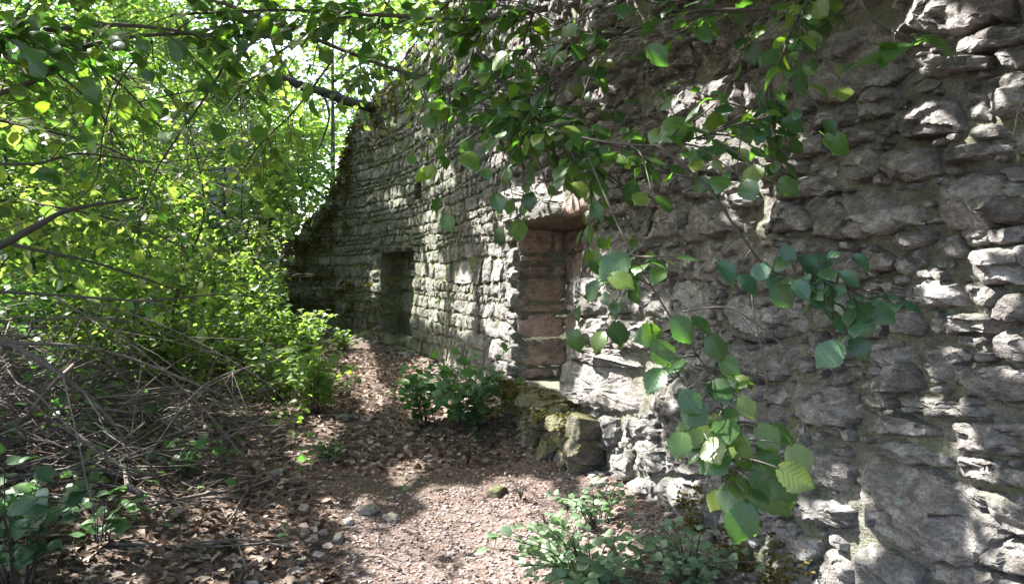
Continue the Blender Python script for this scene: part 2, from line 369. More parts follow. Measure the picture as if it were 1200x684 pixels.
# ---- stones traced on the near part, as outlines (pixels of the photograph carried on to the wall's face)
HERO = [
 [(1024,5),(1040,-25),(1172,-40),(1174,18),(1120,41),(1097,38),(1065,32),(1050,47),(1038,35)],
 [(945,30),(1000,15),(1040,45),(1062,85),(1025,102),(985,120),(950,112),(925,80)],
 [(1174,-15),(1192,-18),(1190,27),(1173,25)], [(1194,-20),(1228,-20),(1228,28),(1195,28)],
 [(1122,45),(1170,28),(1228,32),(1228,48),(1150,62),(1118,62)], [(1060,88),(1110,68),(1160,65),(1158,82),(1100,90),(1062,100)],
 [(1165,55),(1228,50),(1228,80),(1180,82)], [(1158,94),(1185,86),(1228,84),(1228,128),(1185,140),(1165,128),(1161,110)],
 [(1132,108),(1157,106),(1163,130),(1174,142),(1140,143)], [(1055,138),(1090,112),(1126,115),(1130,138),(1137,155),(1098,160),(1062,162)],
 [(1108,176),(1140,168),(1188,165),(1192,180),(1145,190),(1118,193)], [(1138,146),(1185,144),(1188,161),(1142,165)],
 [(1195,150),(1228,150),(1228,185),(1197,182)], [(1040,178),(1100,172),(1112,203),(1085,212),(1058,213),(1045,200)],
 [(985,175),(1035,175),(1038,205),(1000,215)], [(952,232),(1000,225),(1050,228),(1085,250),(1085,262),(1045,272),(990,280),(955,276)],
 [(1048,280),(1090,263),(1100,270),(1100,285),(1065,296),(1050,290)], [(1110,232),(1132,206),(1155,201),(1228,222),(1228,255),(1168,268),(1123,268),(1110,252)],
 [(1165,198),(1228,192),(1228,216),(1185,208)],
 [(1165,270),(1198,264),(1198,285),(1172,288)], [(1140,300),(1170,290),(1228,285),(1228,328),(1160,333),(1138,325)],
 [(1113,276),(1138,282),(1140,298),(1115,303)], [(1167,365),(1185,340),(1228,340),(1228,380),(1172,376)], [(1135,332),(1180,336),(1165,362),(1140,350)],
 [(1046,342),(1090,328),(1132,332),(1136,358),(1098,361),(1060,355)], [(1010,292),(1035,285),(1055,315),(1025,320)],
 [(1082,368),(1120,366),(1162,370),(1165,388),(1125,392),(1088,390)], [(1050,365),(1078,366),(1082,392),(1055,395)],
 [(1167,385),(1228,387),(1228,425),(1165,421),(1160,400)], [(1109,429),(1155,428),(1228,433),(1228,470),(1155,467),(1123,458),(1109,441)],
 [(1021,420),(1068,424),(1083,455),(1040,457),(1022,443)], [(1053,463),(1092,461),(1155,483),(1153,492),(1112,487),(1056,482)],
 [(1002,473),(1053,484),(1097,502),(1097,514),(1053,508),(1015,501)], [(1116,493),(1155,494),(1228,500),(1228,533),(1155,530),(1118,526)],
 [(1018,518),(1068,514),(1115,537),(1113,552),(1068,540),(1024,529)], [(1118,532),(1155,540),(1228,554),(1228,580),(1162,566),(1114,554)],
 [(1007,534),(1065,544),(1115,560),(1172,622),(1160,642),(1135,662),(1065,642),(1025,622),(1005,582)], [(930,450),(1000,452),(1002,502),(950,495),(932,480)],
 [(1118,567),(1150,574),(1228,610),(1228,640),(1180,625),(1150,600)], [(1090,655),(1140,662),(1228,690),(1228,720),(1150,700),(1095,680)],
 [(1172,630),(1228,645),(1228,680),(1150,664)],
 [(950,520),(1003,545),(1000,575),(955,568)], [(945,575),(1008,598),(1005,622),(965,612),(935,592)], [(925,627),(965,632),(962,655),(925,655)],
 [(967,635),(1000,655),(998,690),(965,690)], [(1005,630),(1080,662),(1080,705),(1005,700)],
 [(812,170),(850,158),(880,160),(888,180),(877,192),(850,205),(822,198)], [(892,160),(928,156),(932,168),(908,182),(891,182)],
 [(888,196),(940,184),(945,200),(915,212),(888,210)], [(908,213),(967,206),(972,224),(945,235),(912,233)],
 [(853,237),(873,224),(894,229),(893,240),(862,248)], [(847,211),(863,211),(865,223),(850,228)], [(898,238),(920,232),(945,252),(950,268),(915,276),(892,266)],
 [(824,205),(844,208),(846,222),(830,224)], [(798,264),(827,258),(833,273),(824,284),(800,283)], [(890,280),(926,277),(944,281),(932,290),(891,290)],
 [(752,102),(790,93),(820,96),(823,126),(785,140),(755,137)], [(700,60),(790,20),(900,-20),(905,10),(800,55),(720,85)], [(820,70),(935,18),(938,45),(830,95)],
 [(640,40),(720,5),(800,-30),(760,15),(650,60)], [(731,229),(757,222),(760,242),(738,245)], [(773,293),(799,290),(804,319),(780,324)],
 [(741,274),(767,277),(767,293),(747,293)], [(674,325),(708,328),(712,367),(676,370)], [(716,328),(745,325),(754,335),(752,367),(722,367),(711,351)],
 [(676,374),(715,374),(712,400),(680,400)], [(718,372),(765,378),(770,410),(722,406)], [(672,404),(720,408),(760,417),(757,432),(700,428),(670,417)],
 [(670,421),(750,434),(755,482),(710,480),(672,462)], [(695,492),(717,487),(722,520),(705,528)], [(725,487),(755,492),(750,512),(728,510)],
 [(745,515),(765,517),(776,555),(752,552)], [(707,530),(735,535),(733,562),(709,560)], [(734,562),(760,560),(762,602),(742,598)], [(762,530),(820,540),(820,557),(768,550)],
 [(767,562),(830,565),(838,618),(810,625),(770,612)], [(760,445),(800,447),(800,485),(765,487)], [(802,490),(848,494),(848,530),(804,526)],
 [(845,570),(900,580),(905,625),(850,620)], [(808,452),(850,450),(860,486),(812,484)], [(866,455),(922,452),(925,500),(870,498)], [(858,505),(925,510),(922,548),(860,540)],
 [(962,296),(1004,290),(1018,330),(970,336)], [(955,345),(1000,342),(1012,378),(960,385)], [(860,350),(935,345),(940,395),(865,400)], [(850,405),(930,402),(925,445),(855,445)],
 [(690,275),(735,270),(736,310),(692,312)], [(596,226),(640,210),(690,208),(690,238),(640,255),(600,262)],
]
RES = .02; OCC = np.zeros((int(SMAX/RES)+60, int(5.8/RES)+20), bool)
def cells(poly):
    P = np.array(poly); a = P.min(0); b = P.max(0)
    I = np.arange(int(a[0]/RES), int(b[0]/RES)+1); J = np.arange(int(a[1]/RES), int(b[1]/RES)+1)
    I = I[(I >= 0) & (I < OCC.shape[0])]; J = J[(J >= 0) & (J < OCC.shape[1])]
    if len(I) == 0 or len(J) == 0: return None
    X, Y = np.meshgrid((I+.5)*RES, (J+.5)*RES, indexing='ij'); ins = np.zeros(X.shape, bool); n = len(P)
    for i in range(n):
        x1, y1 = P[i]; x2, y2 = P[i-1]
        if y1 == y2: continue
        ins ^= ((y1 > Y) != (y2 > Y)) & (X < (x2-x1)*(Y-y1)/(y2-y1)+x1)
    ii_, jj_ = np.nonzero(ins); return I[ii_], J[jj_]
stones = []   # (poly, proud, kind)
for hp in HERO:
    poly = [px_to_wall(*p) for p in hp]; ce = np.mean(poly, 0); poly = [tuple(ce+(np.array(p)-ce)*1.10) for p in poly]; c = cells(poly)
    if c is not None: OCC[c] = True
    stones.append((poly, random.uniform(.03, .068), 'hero'))
for o in (NI, DO, PH):
    OCC[int(o[0]/RES):int(o[1]/RES), int(o[2]/RES):int(o[3]/RES)] = True
# quoin blocks at the far doorway and niche edges
h = DO[2]
while h < DO[3]:
    hh = random.uniform(.2, .34); ww = random.uniform(.3, .5)
    poly = [(DO[1]+.01, h), (DO[1]+ww, h+.02), (DO[1]+ww, h+hh-.02), (DO[1]+.01, h+hh-.02)]; OCC[cells(poly)] = True; stones.append((poly, .05, 'gen')); h += hh
h = NI[2]
while h < NI[3]-.1:
    hh = random.uniform(.14, .26); ww = random.uniform(.18, .36)
    poly = [(NI[1]+.005, h), (NI[1]+ww, h), (NI[1]+ww, h+hh-.015), (NI[1]+.005, h+hh-.015)]; OCC[cells(poly)] = True; stones.append((poly, .065, 'gen')); h += hh
# coursed rubble over the rest
def rowline(k, base): return lambda s: base+.07*nz(s*.5, k*3.7, 2)+.025*nz(s*2.1, k*1.3, 8)
base = -.12; k = 0; rowsL = [rowline(0, base)]
while base < 5.7:
    base += random.choice([.09, .12, .15, .19, .23, .27]); k += 1; rowsL.append(rowline(k, base))
for r in range(len(rowsL)-1):
    s = random.uniform(-.2, 0)
    while s < SMAX-.05:
        mid = rowsL[r+1](s)-rowsL[r](s); wd = mid*(random.uniform(1.0, 2.9) if s < s_of_y(5.5) else random.uniform(.65, 1.9)); wd = min(.6, max(.09, wd)); s2 = s+wd
        r2 = r+1
        sk = random.uniform(-.03, .03); j = lambda a=.018: random.uniform(-a, a)
        poly = [(s+j(), rowsL[r](s)+j(.012)), (s+wd*.5, rowsL[r](s+wd*.5)+j(.02)), (s2-.012+sk+j(), rowsL[r](s2)+j(.012)), (s2-.012+j(), rowsL[r2](s2)-.012+j(.012)), (s+wd*.5, rowsL[r2](s+wd*.5)-.012+j(.02)), (s+sk+j(), rowsL[r2](s)-.012+j(.012))]
        s = s2
        cx = sum(p[0] for p in poly)/6; cy = sum(p[1] for p in poly)/6
        if cx < .1 or cx > SMAX-.03 or cy > htop(cx)-.02: continue
        c = cells(poly)
        if c is None or len(c[0]) == 0: continue
        ov = OCC[c].mean()
        if ov > .34: continue
        OCC[c] = True
        pr = random.uniform(.005, .055) if cx < s_of_y(7.2) else random.uniform(.0, .032)
        stones.append((poly, pr, 'gen'))
# small stones packed into what is left
for size, tries in ((.15, 3000), (.10, 6000), (.07, 9000), (.045, 9000)):
    for _ in range(tries):
        s = random.uniform(.3, SMAX-.1) if size > .06 else random.uniform(.8, s_of_y(9)); hh = random.uniform(0, 5.2 if s > s_of_y(6) else 3.4)
        if hh > htop(s)-.05: continue
        a = size*random.uniform(.8, 1.5); b = size*random.uniform(.5, .9)
        rt0 = random.uniform(0, 1.2); poly = [(s+a/2*math.cos(q_+rt0+random.uniform(-.3, .3))*random.uniform(.7, 1.25), hh+b/2*math.sin(q_+rt0)*random.uniform(.7, 1.25)) for q_ in np.arange(0, 6.2, random.choice([1.26, 1.571]))]
        c = cells(poly)
        if c is None or len(c[0]) == 0 or OCC[c].mean() > .3: continue
        OCC[c] = True; stones.append((poly, random.uniform(.0, .04), 'small'))
def shown(poly):
    P = np.array([wpos(a, b, .03) for a, b in poly]); x, y, z = to_px(P)
    if z.min() < .3 or x.max() < 0 or x.min() > 1200 or y.max() < 0 or y.min() > 684: return 0
    x = np.clip(x, 0, 1200); y = np.clip(y, 0, 684)
    return (x.max()-x.min())*(y.max()-y.min())
order = sorted(range(len(stones)), key=lambda i: -shown(stones[i][0])); top = set(order[:285])
restV, restF, base_n = [], [], 0
rest = MB()
for i, (poly, pr, kd) in enumerate(stones):
    c = np.mean(poly, 0); dist = np.linalg.norm(wpos(c[0], c[1], 0)-EYE); vis = shown(poly) > 0
    sp = (max(.0095, min(.06, dist*.0034))) if vis else .08
    if c[1] < .4: pr *= .6
    V, Fc = stone_geo(poly, wpos, proud=pr, sp=sp, seed=i, rough=1.0 if dist < 8 else .55, shrink=.003 if kd != 'small' else .002)
    if i in top:
        cen = V.mean(0); o = mesh_np('stone', V-cen, Fc, M_STONE, None); o.location = cen; under(o, wall)
    else: rest.add(V, Fc)
o = rest.build('rubble_stones', M_STONE, wall); tag(o, kind='stuff')
# ---- niche and doorway linings: jamb and back stones on their own planes
def lining(o, name_, mat, which, seed, keep):
    s0, s1, h0, h1, dp = o; rr = random.Random(seed)
    if which == 'jamb':   # far cheek, faces the viewer
        F = lambda u, v, d: wpos(s1-.005-d, v, -u); U = dp+.03
    elif which == 'back':
        F = lambda u, v, d: wpos(s0+u, v, -dp-.02+d); U = s1-s0
    elif which == 'near':
        F = lambda u, v, d: wpos(s0+.005+d, v, -u); U = dp+.03
    hb = h0-.02
    while hb < h1:
        rh = rr.choice([.1, .14, .18, .26, .3] if o is NI else [.28, .36, .44]); rh = min(rh, h1-hb+.02); u = 0
        while u < U-.04:
            wd = rr.uniform(.2, .55); 
            if U-u-wd < .12: wd = U-u
            po = [(u+.004, hb+rr.uniform(0, .015)), (u+wd-.008, hb+rr.uniform(0, .015)), (u+wd-.008, hb+rh-.008), (u+.004, hb+rh-.008-rr.uniform(0, .015))]
            V, Fc = stone_geo(po, F, proud=rr.uniform(.0, .03), sp=.02 if o is NI else .04, seed=rr.randint(0, 9999), rough=.5, deep=.06, round_=7, shrink=.004)
            if which == 'near': Fc = [f[::-1] for f in Fc]
            cen = V.mean(0); ob = mesh_np(name_, V-cen, Fc, mat); ob.location = cen; under(ob, wall); u += wd
        hb += rh
lining(NI, 'jamb_stone', M_JAMB, 'jamb', 3, 1); lining(NI, 'back_stone', M_JAMB, 'back', 4, 1)
lining(DO, 'jamb_stone', M_STONE, 'jamb', 5, 1); lining(DO, 'back_stone', M_STONE, 'back', 6, 1)
# lintels and sill
def slab(o, name_, mat, hA, hB, out, m, seed):
    F = lambda u, v, d: wpos(u, hA+(hB-hA)*.5+d, -v)
    po = [(o[0]-m, -out), (o[0]+(o[1]-o[0])*.5, -out-.02), (o[1]+m, -out), (o[1]+m, o[4]), (o[0]-m, o[4])]
    mb = MB(); V, Fc = stone_geo(po, F, proud=(hB-hA)*.5, sp=.03, seed=seed, rough=.8, deep=0.0, round_=10)
    mb.add(V, Fc)
    F2 = lambda u, v, d: wpos(u, hA+(hB-hA)*.5-d, -v)
    V, Fc = stone_geo(po, F2, proud=(hB-hA)*.5, sp=.03, seed=seed, rough=.8, deep=0.0, round_=10); mb.add(V, [f[::-1] for f in Fc])
    return mb.build(name_, mat, wall)
slab(NI, 'lintel', M_JAMB, NI[3]-.05, NI[3]+.06, -.005, .06, 31)
slab(DO, 'lintel', M_STONE, DO[3]-.04, DO[3]+.08, -.01, .08, 32)
# ------------------------------------------------------------------ rocks
def rock_geo(size, seed, n=3, rough=.25):
    import bmesh
    bm = bmesh.new(); bmesh.ops.create_icosphere(bm, subdivisions=n, radius=1.0); rr = random.Random(seed)
    pl = []
    for _ in range(9):
        v = Vector((rr.gauss(0, 1), rr.gauss(0, 1), rr.gauss(0, 1))).normalized(); pl.append((v, rr.uniform(.68, .95)))
    for ax_ in ((1, .05, 0), (-1, 0, .1), (0, 1, .08), (.1, -1, 0), (0, .1, 1), (0, 0, -1)):
        v = Vector([a_+rr.uniform(-.16, .16) for a_ in ax_]).normalized(); pl.append((v, rr.uniform(.6, .74)))
    off = Vector((rr.uniform(-9, 9),)*3)
    for v in bm.verts:
        p = v.co.normalized(); r = 1.0
        for nn_, dd in pl:
            c = p.dot(nn_)
            if c > 0: r = min(r, dd/c)
        r += rough*.22*noise.fractal(p*2.3+off, 1, 2, 4)
        v.co = Vector((p.x*r*size[0], p.y*r*size[1], p.z*r*size[2]))
    V = np.array([v.co[:] for v in bm.verts]); F = [tuple(x.index for x in f.verts) for f in bm.faces]; bm.free(); return V, F
def rock(name, P, size, rz, mat, seed, parent=None, n=3):
    V, F = rock_geo(size, seed, n); o = mesh_np(name, V, F, mat); o.location = P; o.rotation_euler = (random.uniform(-.2, .2), random.uniform(-.2, .2), rz)
    if parent: under(o, parent)
    return o
# ledge below the niche, part of the masonry
LRn = random.Random(5)
led = [(5.15, 2.0, .40, (.27, .20, .065)), (5.62, 2.02, .41, (.24, .24, .06)), (6.15, 2.03, .39, (.22, .30, .065)), (6.75, 2.05, .36, (.2, .32, .06))]
for yy in np.arange(4.88, 7.3, .22):
    z = .02
    while z < .34:
        hh = LRn.uniform(.10, .17); led.append((yy+LRn.uniform(-.05, .05), 1.97+LRn.uniform(-.05, .05)+.07*(yy > 5.8), z+hh/2, (LRn.uniform(.13, .2), LRn.uniform(.11, .17), hh*.78))); z += hh*.92
for i, (y, x, z, sz) in enumerate(led): rock('ledge_stone', (x, y, z), sz, LRn.uniform(-.25, .25), M_MOSSY, 60+i, wall, 4)
# rubble foot along the base
foot = MB()
for i in range(110):
    s = random.uniform(1.5, SMAX-.5); d = abs(random.gauss(.03, .12)); P = wpos(s, 0, d+.02); sz = random.uniform(.02, .075)
    V, F = rock_geo((sz*1.3, sz, sz*.7), i, 2); foot.add(V+np.array([P[0], P[1], gh(P[0], P[1])+.01]), F)
tag(foot.build('foot_rubble', M_ROCK, wall), kind='stuff')
# ------------------------------------------------------------------ leaves
def leaf_hi(curl=.16, fold=.10, wide=1.0):
    NR = 17; V, UV, F = [], [], []
    for i in range(NR):
        r = i/(NR-1); w_ = wide*.40*(math.sin(math.pi*min(1, r/.80)**.62*.5)**.8 if r < .42 else math.cos((r-.42)/.58*math.pi/2)**.95*(1-.22*max(0, r-.75)/.25))
        if i == 0: w_ = .06
        se = (.03 if i % 2 else -.008)
        for cidx, f in enumerate((-1, -.5, 0, .5, 1)):
            x = f*(w_+(se if abs(f) == 1 and 0 < i < NR-1 else 0)); back = -.06*(1-r)**6 if abs(f) == 1 else 0; y = r+back-(.035*abs(f) if i > 1 else 0)
            z = fold*abs(x)-curl*(r-.45)**2+.03*math.sin(r*6+cidx*1.3)*abs(f)-.12*x*x+.008*math.sin(r*52)*abs(f)*(.5 if abs(f) == 1 else 1)
            V.append((x, y, z)); UV.append((x, r))
    for i in range(NR-1):
        for c in range(4):
            a = i*5+c; F.append((a, a+1, a+6, a+5))
    b = len(V); V += [(-.012, 0, .0), (.012, 0, 0), (.012, -.28, .05), (-.012, -.28, .05)]; UV += [(0, 0)]*4; F.append((b, b+1, b+2, b+3))
    return np.array(V), np.array(F), np.array(UV)
HSH = [leaf_hi(), leaf_hi(.34, .32, .92), leaf_hi(.05, -.1, 1.08), leaf_hi(.5, .12, .98)]
HV, HF, HUV = leaf_hi()
LV = np.array([(0, 0, 0), (.36, .34, .09), (.22, .75, .04), (0, .5, 0), (-.36, .34, .09), (-.22, .75, .04), (0, 1, -.08)], float)
LF = np.array([(0, 1, 3), (1, 2, 3), (2, 6, 3), (0, 3, 4), (4, 3, 5), (3, 6, 5)])
TV = np.array([(0, 0, 0), (.36, .45, .08), (0, 1, -.06), (-.36, .45, .08)], float); TF = np.array([(0, 1, 2), (0, 2, 3)])
def frames(n, tip, nrm):
    """columns x,y,z: y the tip direction, z the face normal"""
    y = tip/np.linalg.norm(tip, axis=1, keepdims=True); z = nrm-(nrm*y).sum(1, keepdims=True)*y
    z /= np.linalg.norm(z, axis=1, keepdims=True)+1e-9; x = np.cross(y, z); return np.stack([x, y, z], 2)
def leaf_cloud(name, P, S, mat, tmpl=(LV, LF), tilt=.55, droop=.35, parent=None, rng=None, tips=None):
    rng = rng or RNG; n = len(P)
    a = rng.uniform(0, 2*np.pi, n); tip = np.stack([np.cos(a), np.sin(a), rng.normal(-droop, .25, n)], 1)
    if tips is not None: tip = tips+rng.normal(0, .35, (n, 3))
    nrm = np.array([0, 0, 1.0])+rng.normal(0, tilt, (n, 3)); R = frames(n, tip, nrm)
    V = np.einsum('nij,kj->nki', R, tmpl[0])*S[:, None, None]+P[:, None, :]; k = len(tmpl[0])
    F = (tmpl[1][None]+(np.arange(n)*k)[:, None, None]).reshape(-1, tmpl[1].shape[1])
    return mesh_np(name, V.reshape(-1, 3), F, mat, parent, smooth=False)
hiM = {}
def hi_leaf(mat):
    vi = random.randint(0, 3); HV, HF, HUV = HSH[vi]; key = mat.name+str(vi)
    if key not in hiM:
        me = bpy.data.meshes.new('leaf'); me.from_pydata([tuple(v) for v in HV], [], [tuple(f) for f in HF]); me.update()
        l = me.uv_layers.new(name='uv')
        for lp in me.loops: l.data[lp.index].uv = HUV[lp.vertex_index]
        me.polygons.foreach_set('use_smooth', np.ones(len(me.polygons), dtype=bool)); me.materials.append(mat); hiM[key] = me
    return hiM[key]
loM = {}
def lo_leaf(mat):
    if mat.name not in loM:
        me = bpy.data.meshes.new('leaf'); me.from_pydata([tuple(v) for v in LV], [], [tuple(f) for f in LF]); me.update(); me.materials.append(mat); loM[mat.name] = me
    return loM[mat.name]
def put_leaf(P, tip, nrm, size, mat, parent, hi=True):
    o = bpy.data.objects.new('leaf', hi_leaf(mat) if hi else lo_leaf(mat)); link(o)
    R = frames(1, np.array([tip], float), np.array([nrm], float))[0]
    M = Matrix.Identity(4)
    for i in range(3):
        for j in range(3): M[i][j] = R[i][j]*size
        M[i][3] = P[i]
    o.matrix_world = M; loc, rot, sc = M.decompose(); o.location = loc; o.rotation_euler = rot.to_euler(); o.scale = sc
    o.parent = parent; o.matrix_parent_inverse = Matrix.Translation(-Vector(parent.location)); return o
# ------------------------------------------------------------------ where sun reaches wall and ground through gaps between the leaves
LIT = [(1100,18,62,34),(1190,112,26,28),(1100,136,36,22),(852,178,36,34),(800,108,26,14),(870,236,26,16),(1180,305,34,42),(1192,400,30,26),(1080,273,20,12),(735,448,48,40),(716,392,42,24),(730,520,34,46),
       (650,232,44,24),(975,592,26,56),(1120,512,14,34),(600,310,10,60),(665,474,26,9),(500,330,14,40),(560,250,10,20),(590,400,14,30),(970,660,20,30),(545,640,110,52),(600,585,50,25),(425,425,14,22),(440,455,16,8),
       (465,540,16,8),(350,520,16,10),(410,600,14,10),(330,640,12,10),(130,640,16,10),(100,430,60,30),(230,400,50,30),(300,520,16,10),(1000,560,8,14),(1125,560,18,10),(500,570,14,7),(880,620,10,20),(790,300,10,8),(700,360,8,6),
       (330,420,70,50),(650,640,90,40),(520,455,50,30),(840,130,44,44),(700,300,12,12),(760,340,18,12),(690,345,12,18),(725,545,40,46),(790,560,18,28),(1000,420,12,18),(1120,470,18,10),(1075,440,12,9),(540,350,9,36),(575,330,12,50),(620,240,36,26),(612,380,8,36),(1100,330,18,9),(1110,380,22,11),(1168,600,10,18),(1130,640,18,9),(1010,650,12,28),(985,450,12,10),(1150,260,16,10),(920,150,14,9),(930,190,12,8),(700,100,16,10),(620,120,12,8),(520,200,8,12),(460,230,8,10),(580,180,9,12),(500,270,8,16),(480,345,8,22),(440,330,5,20),(1040,330,10,6),(1060,480,12,6),(1180,520,10,14),(560,650,95,44),(620,600,40,20),(250,680,16,8),(60,560,30,12),(150,480,50,20)]
WY = np.arange(-1, 17, .1); WH = np.arange(-.2, 5.8, .1); WX = np.array([[wpos(s_of_y(y), h, .04)[0] for h in WH] for y in WY])
def wall_x(y, h):
    a = np.clip(((y+1)/.1).astype(int), 0, len(WY)-1); b = np.clip(((h+.2)/.1).astype(int), 0, len(WH)-1); return WX[a, b]
def shadow_px(P):
    t = (2.08-P[:, 0])/(-SUN[0])
    for _ in range(3): Q = P-t[:, None]*SUN; t = (wall_x(Q[:, 1], Q[:, 2])-P[:, 0])/(-SUN[0])
    h = P[:, 2]-t*SUN[2]; onw = (h > .0) & (t > 0) & (P[:, 1]-t*SUN[1] < 16.8); tg = (P[:, 2]-.05)/SUN[2]
    T = np.where(onw, t, tg); return P-T[:, None]*SUN[None], onw
LR = random.Random(12); LIT += [(LR.uniform(0, 330), LR.uniform(430, 684), LR.uniform(4, 14), LR.uniform(3, 8)) for _ in range(46)]+[(LR.uniform(330, 560), LR.uniform(400, 600), LR.uniform(3, 10), LR.uniform(2, 5)) for _ in range(22)]+[(LR.uniform(0, 270), LR.uniform(370, 500), LR.uniform(8, 22), LR.uniform(6, 12)) for _ in range(26)]
KEEP = [at(*p) for p in ((60,60,2.8),(150,100,3.0),(240,50,3.0),(330,60,3.1),(420,40,2.9),(470,90,2.9),(540,60,2.7),(620,30,2.4),(700,190,2.1),(640,150,2.4),(750,60,2.2),(910,70,1.9),(810,430,1.5),(870,480,1.45),(1060,50,1.7),(300,20,3.0),(100,20,2.7),(200,170,3.2),(890,330,1.75),(590,90,2.5),(520,130,2.8),(560,30,2.6),(680,120,2.2),(820,90,1.9),(720,150,1.95),(430,60,6.8),(480,50,6.3),(60,180,4.6),(150,140,5),(260,130,5),(340,60,3.2),(80,280,4.8),(200,280,5.2),(300,200,5.5))]
def lit_weight(P, left=True):
    Q, onw = shadow_px(P); x, y, z = to_px(Q); m = np.zeros(len(P)); pad = .055*FPX/np.maximum(z, 1)
    for (a, b, c_, d) in LIT:
        if not left and a < 345: continue
        r = ((x-a)/(c_*1.1+pad*.7))**2+((y-b)/(d*1.1+pad))**2; m = np.maximum(m, np.clip((1.3-r)*3, 0, 1)*(z > 0))
    for K in KEEP:
        v = P-K; t = v@SUN; r = np.linalg.norm(v-t[:, None]*SUN, axis=1); m = np.maximum(m, .75*((t > 0) & (r < .31)))
    return m, Q
# ------------------------------------------------------------------ branches near the camera
def branch(name, label, cat, spine, r0, r1, nleaf, leaf=.085, mat=None, spread=.28, twigs=None, group=None, explicit=(), start=0.0, droop=.5, face=.5, droopy=0.0, flat=0.0):
    mat = mat or M_HAZEL; pts = spline([at(*p) for p in spine], 6); n = len(pts)
    root = empty(name, pts[0]); tag(root, label, cat, group)
    mb = MB(); tube(mb, pts, [r0+(r1-r0)*(i/(n-1)) for i in range(n)], 7); mb.build('stem', M_TWIG, root)
    cnt = 0; ntw = twigs if twigs is not None else max(3, nleaf//7)
    for k_ in range(ntw):
        if nleaf == 0: break
        i = int((start+(1-start)*random.random())*(n-2)); p = pts[i]; d = pts[i+1]-pts[i]; d /= np.linalg.norm(d)
        side = np.array([random.gauss(0, 1), random.gauss(0, 1), random.gauss(-droopy, .45)]); side -= side@d*d; side /= np.linalg.norm(side)
        L = spread*random.uniform(.4, 1.2); q1 = p+(side*.6+d*.6)*L*.5; q2 = p+(side*.9+d*.7)*L+np.array([0, 0, -.12*L-droopy*.3*L]); tp = spline([p, q1, q2], 4)
        tw = MB(); tube(tw, tp, [max(.0012, .0035-.002*j/8) for j in range(len(tp))], 4); tw.build('side_twig', M_TWIG, root)
        m = max(1, round(nleaf/ntw))
        for j in range(m):
            t = (j+.7)/m; ip = min(len(tp)-1, int(t*(len(tp)-1)+.5)); P = tp[ip]+np.random.normal(0, .008, 3)
            td = tp[min(ip+1, len(tp)-1)]-tp[max(0, ip-1)]; td = td/np.linalg.norm(td); sd = (1 if j % 2 else -1)
            perp = np.cross(td, [0, 0, 1.0]); tip = td*.6+perp*sd*.9+np.array([0, 0, -droop])+np.random.normal(0, .25, 3)
            nrm = np.array([0, 0, 1.])*(1-face)-FW*face*.8+SUN*.4+np.random.normal(0, .4, 3)
            T_ = P+tip*.05; W_ = T_[None]; Q_, on_ = shadow_px(W_); x_, y_, z_ = to_px(Q_)
            if any(((x_[0]-a_)/(c_*1.15+8))**2+((y_[0]-b_)/(d_*1.15+8))**2 < 1 for a_, b_, c_, d_ in LIT if a_ > 345) and random.random() < (.95 if y_[0] > 540 and x_[0] < 680 else .6): continue
            put_leaf(P+tip*.02, tip, nrm, leaf*random.uniform(.55, 1.2), mat, root); cnt += 1
    for (bx, by, tx_, ty_, z, tl) in explicit:   # leaves with a base and a tip of their own
        z += random.uniform(-.08, .08)
        A = at(bx, by, z); B = at(tx_, ty_, z-random.uniform(-.01, .03)); tip = B-A; sz = np.linalg.norm(tip)
        i = min(range(n), key=lambda i_: np.linalg.norm(pts[i_]-A)); 
        tw = MB(); tube(tw, spline([pts[i], (pts[i]+A)/2+np.array([0, 0, .01]), A], 3), [.002, .0018, .0016, .0015, .0014, .0012, .0012], 4); tw.build('side_twig', M_TWIG, root)
        nrm = -FW*(.75-flat*.6)+np.array([0, 0, .45+flat*.6])+np.random.normal(0, .22, 3)+np.array([-.2, 0, 0])
        put_leaf(A, tip, nrm, sz, mat, root)
    return root
HL = [(890,545,926,612,1.45,0),(876,590,860,640,1.45,0),(913,548,957,572,1.4,0),(842,530,820,556,1.5,0),(858,562,850,606,1.5,0),(825,498,788,520,1.5,0),
 (852,532,824,556,1.45,0),(856,530,886,552,1.5,0),(776,432,757,462,1.55,0),(775,388,742,398,1.55,0),(790,372,812,404,1.5,0),(812,372,840,396,1.5,0),(832,392,848,426,1.5,0),
 (800,458,820,488,1.5,0),(832,486,848,528,1.5,0),(888,498,914,530,1.45,0),(928,522,948,560,1.45,0),(870,510,862,545,1.5,0),(800,505,792,540,1.5,0),(868,465,884,492,1.45,0),
 (905,500,935,520,1.45,0),(895,520,905,560,1.5,0),(845,575,832,600,1.5,0),(880,560,905,590,1.5,0),(770,400,785,432,1.55,0),(800,420,775,440,1.55,0),(845,420,868,440,1.5,0),
 (735,300,700,330,1.6,0),(715,322,745,338,1.6,0),(690,308,715,322,1.6,0),(820,470,805,505,1.5,0),(860,480,842,505,1.5,0),(906,560,930,590,1.45,0),(870,600,885,632,1.45,0)]
branch('hazel_branch', 'long drooping leafy branch hanging down in front of the wall right of the niche', 'branch', [(690,185,1.9),(716,245,1.8),(742,300,1.7),(785,370,1.6),(832,440,1.52),(850,500,1.5),(846,560,1.48)], .0032, .0015, 42, .062, explicit=HL, start=.15, spread=.12)
IV = [(1022,357,988,378,1.75,0),(1024,356,1052,380,1.75,0),(985,402,956,432,1.7,0),(1000,395,1018,425,1.8,0),(905,333,930,362,1.75,0),(842,306,862,336,1.7,0),(866,322,890,346,1.7,0),(940,300,960,330,1.8,0),
 (970,300,945,318,1.8,0),(985,320,1010,335,1.8,0),(900,310,880,330,1.75,0),(925,300,905,318,1.8,0),(960,330,985,350,1.8,0),(930,330,950,352,1.8,0),(1000,300,1022,318,1.85,0),(950,345,975,362,1.8,0),(915,290,935,306,1.8,0)]
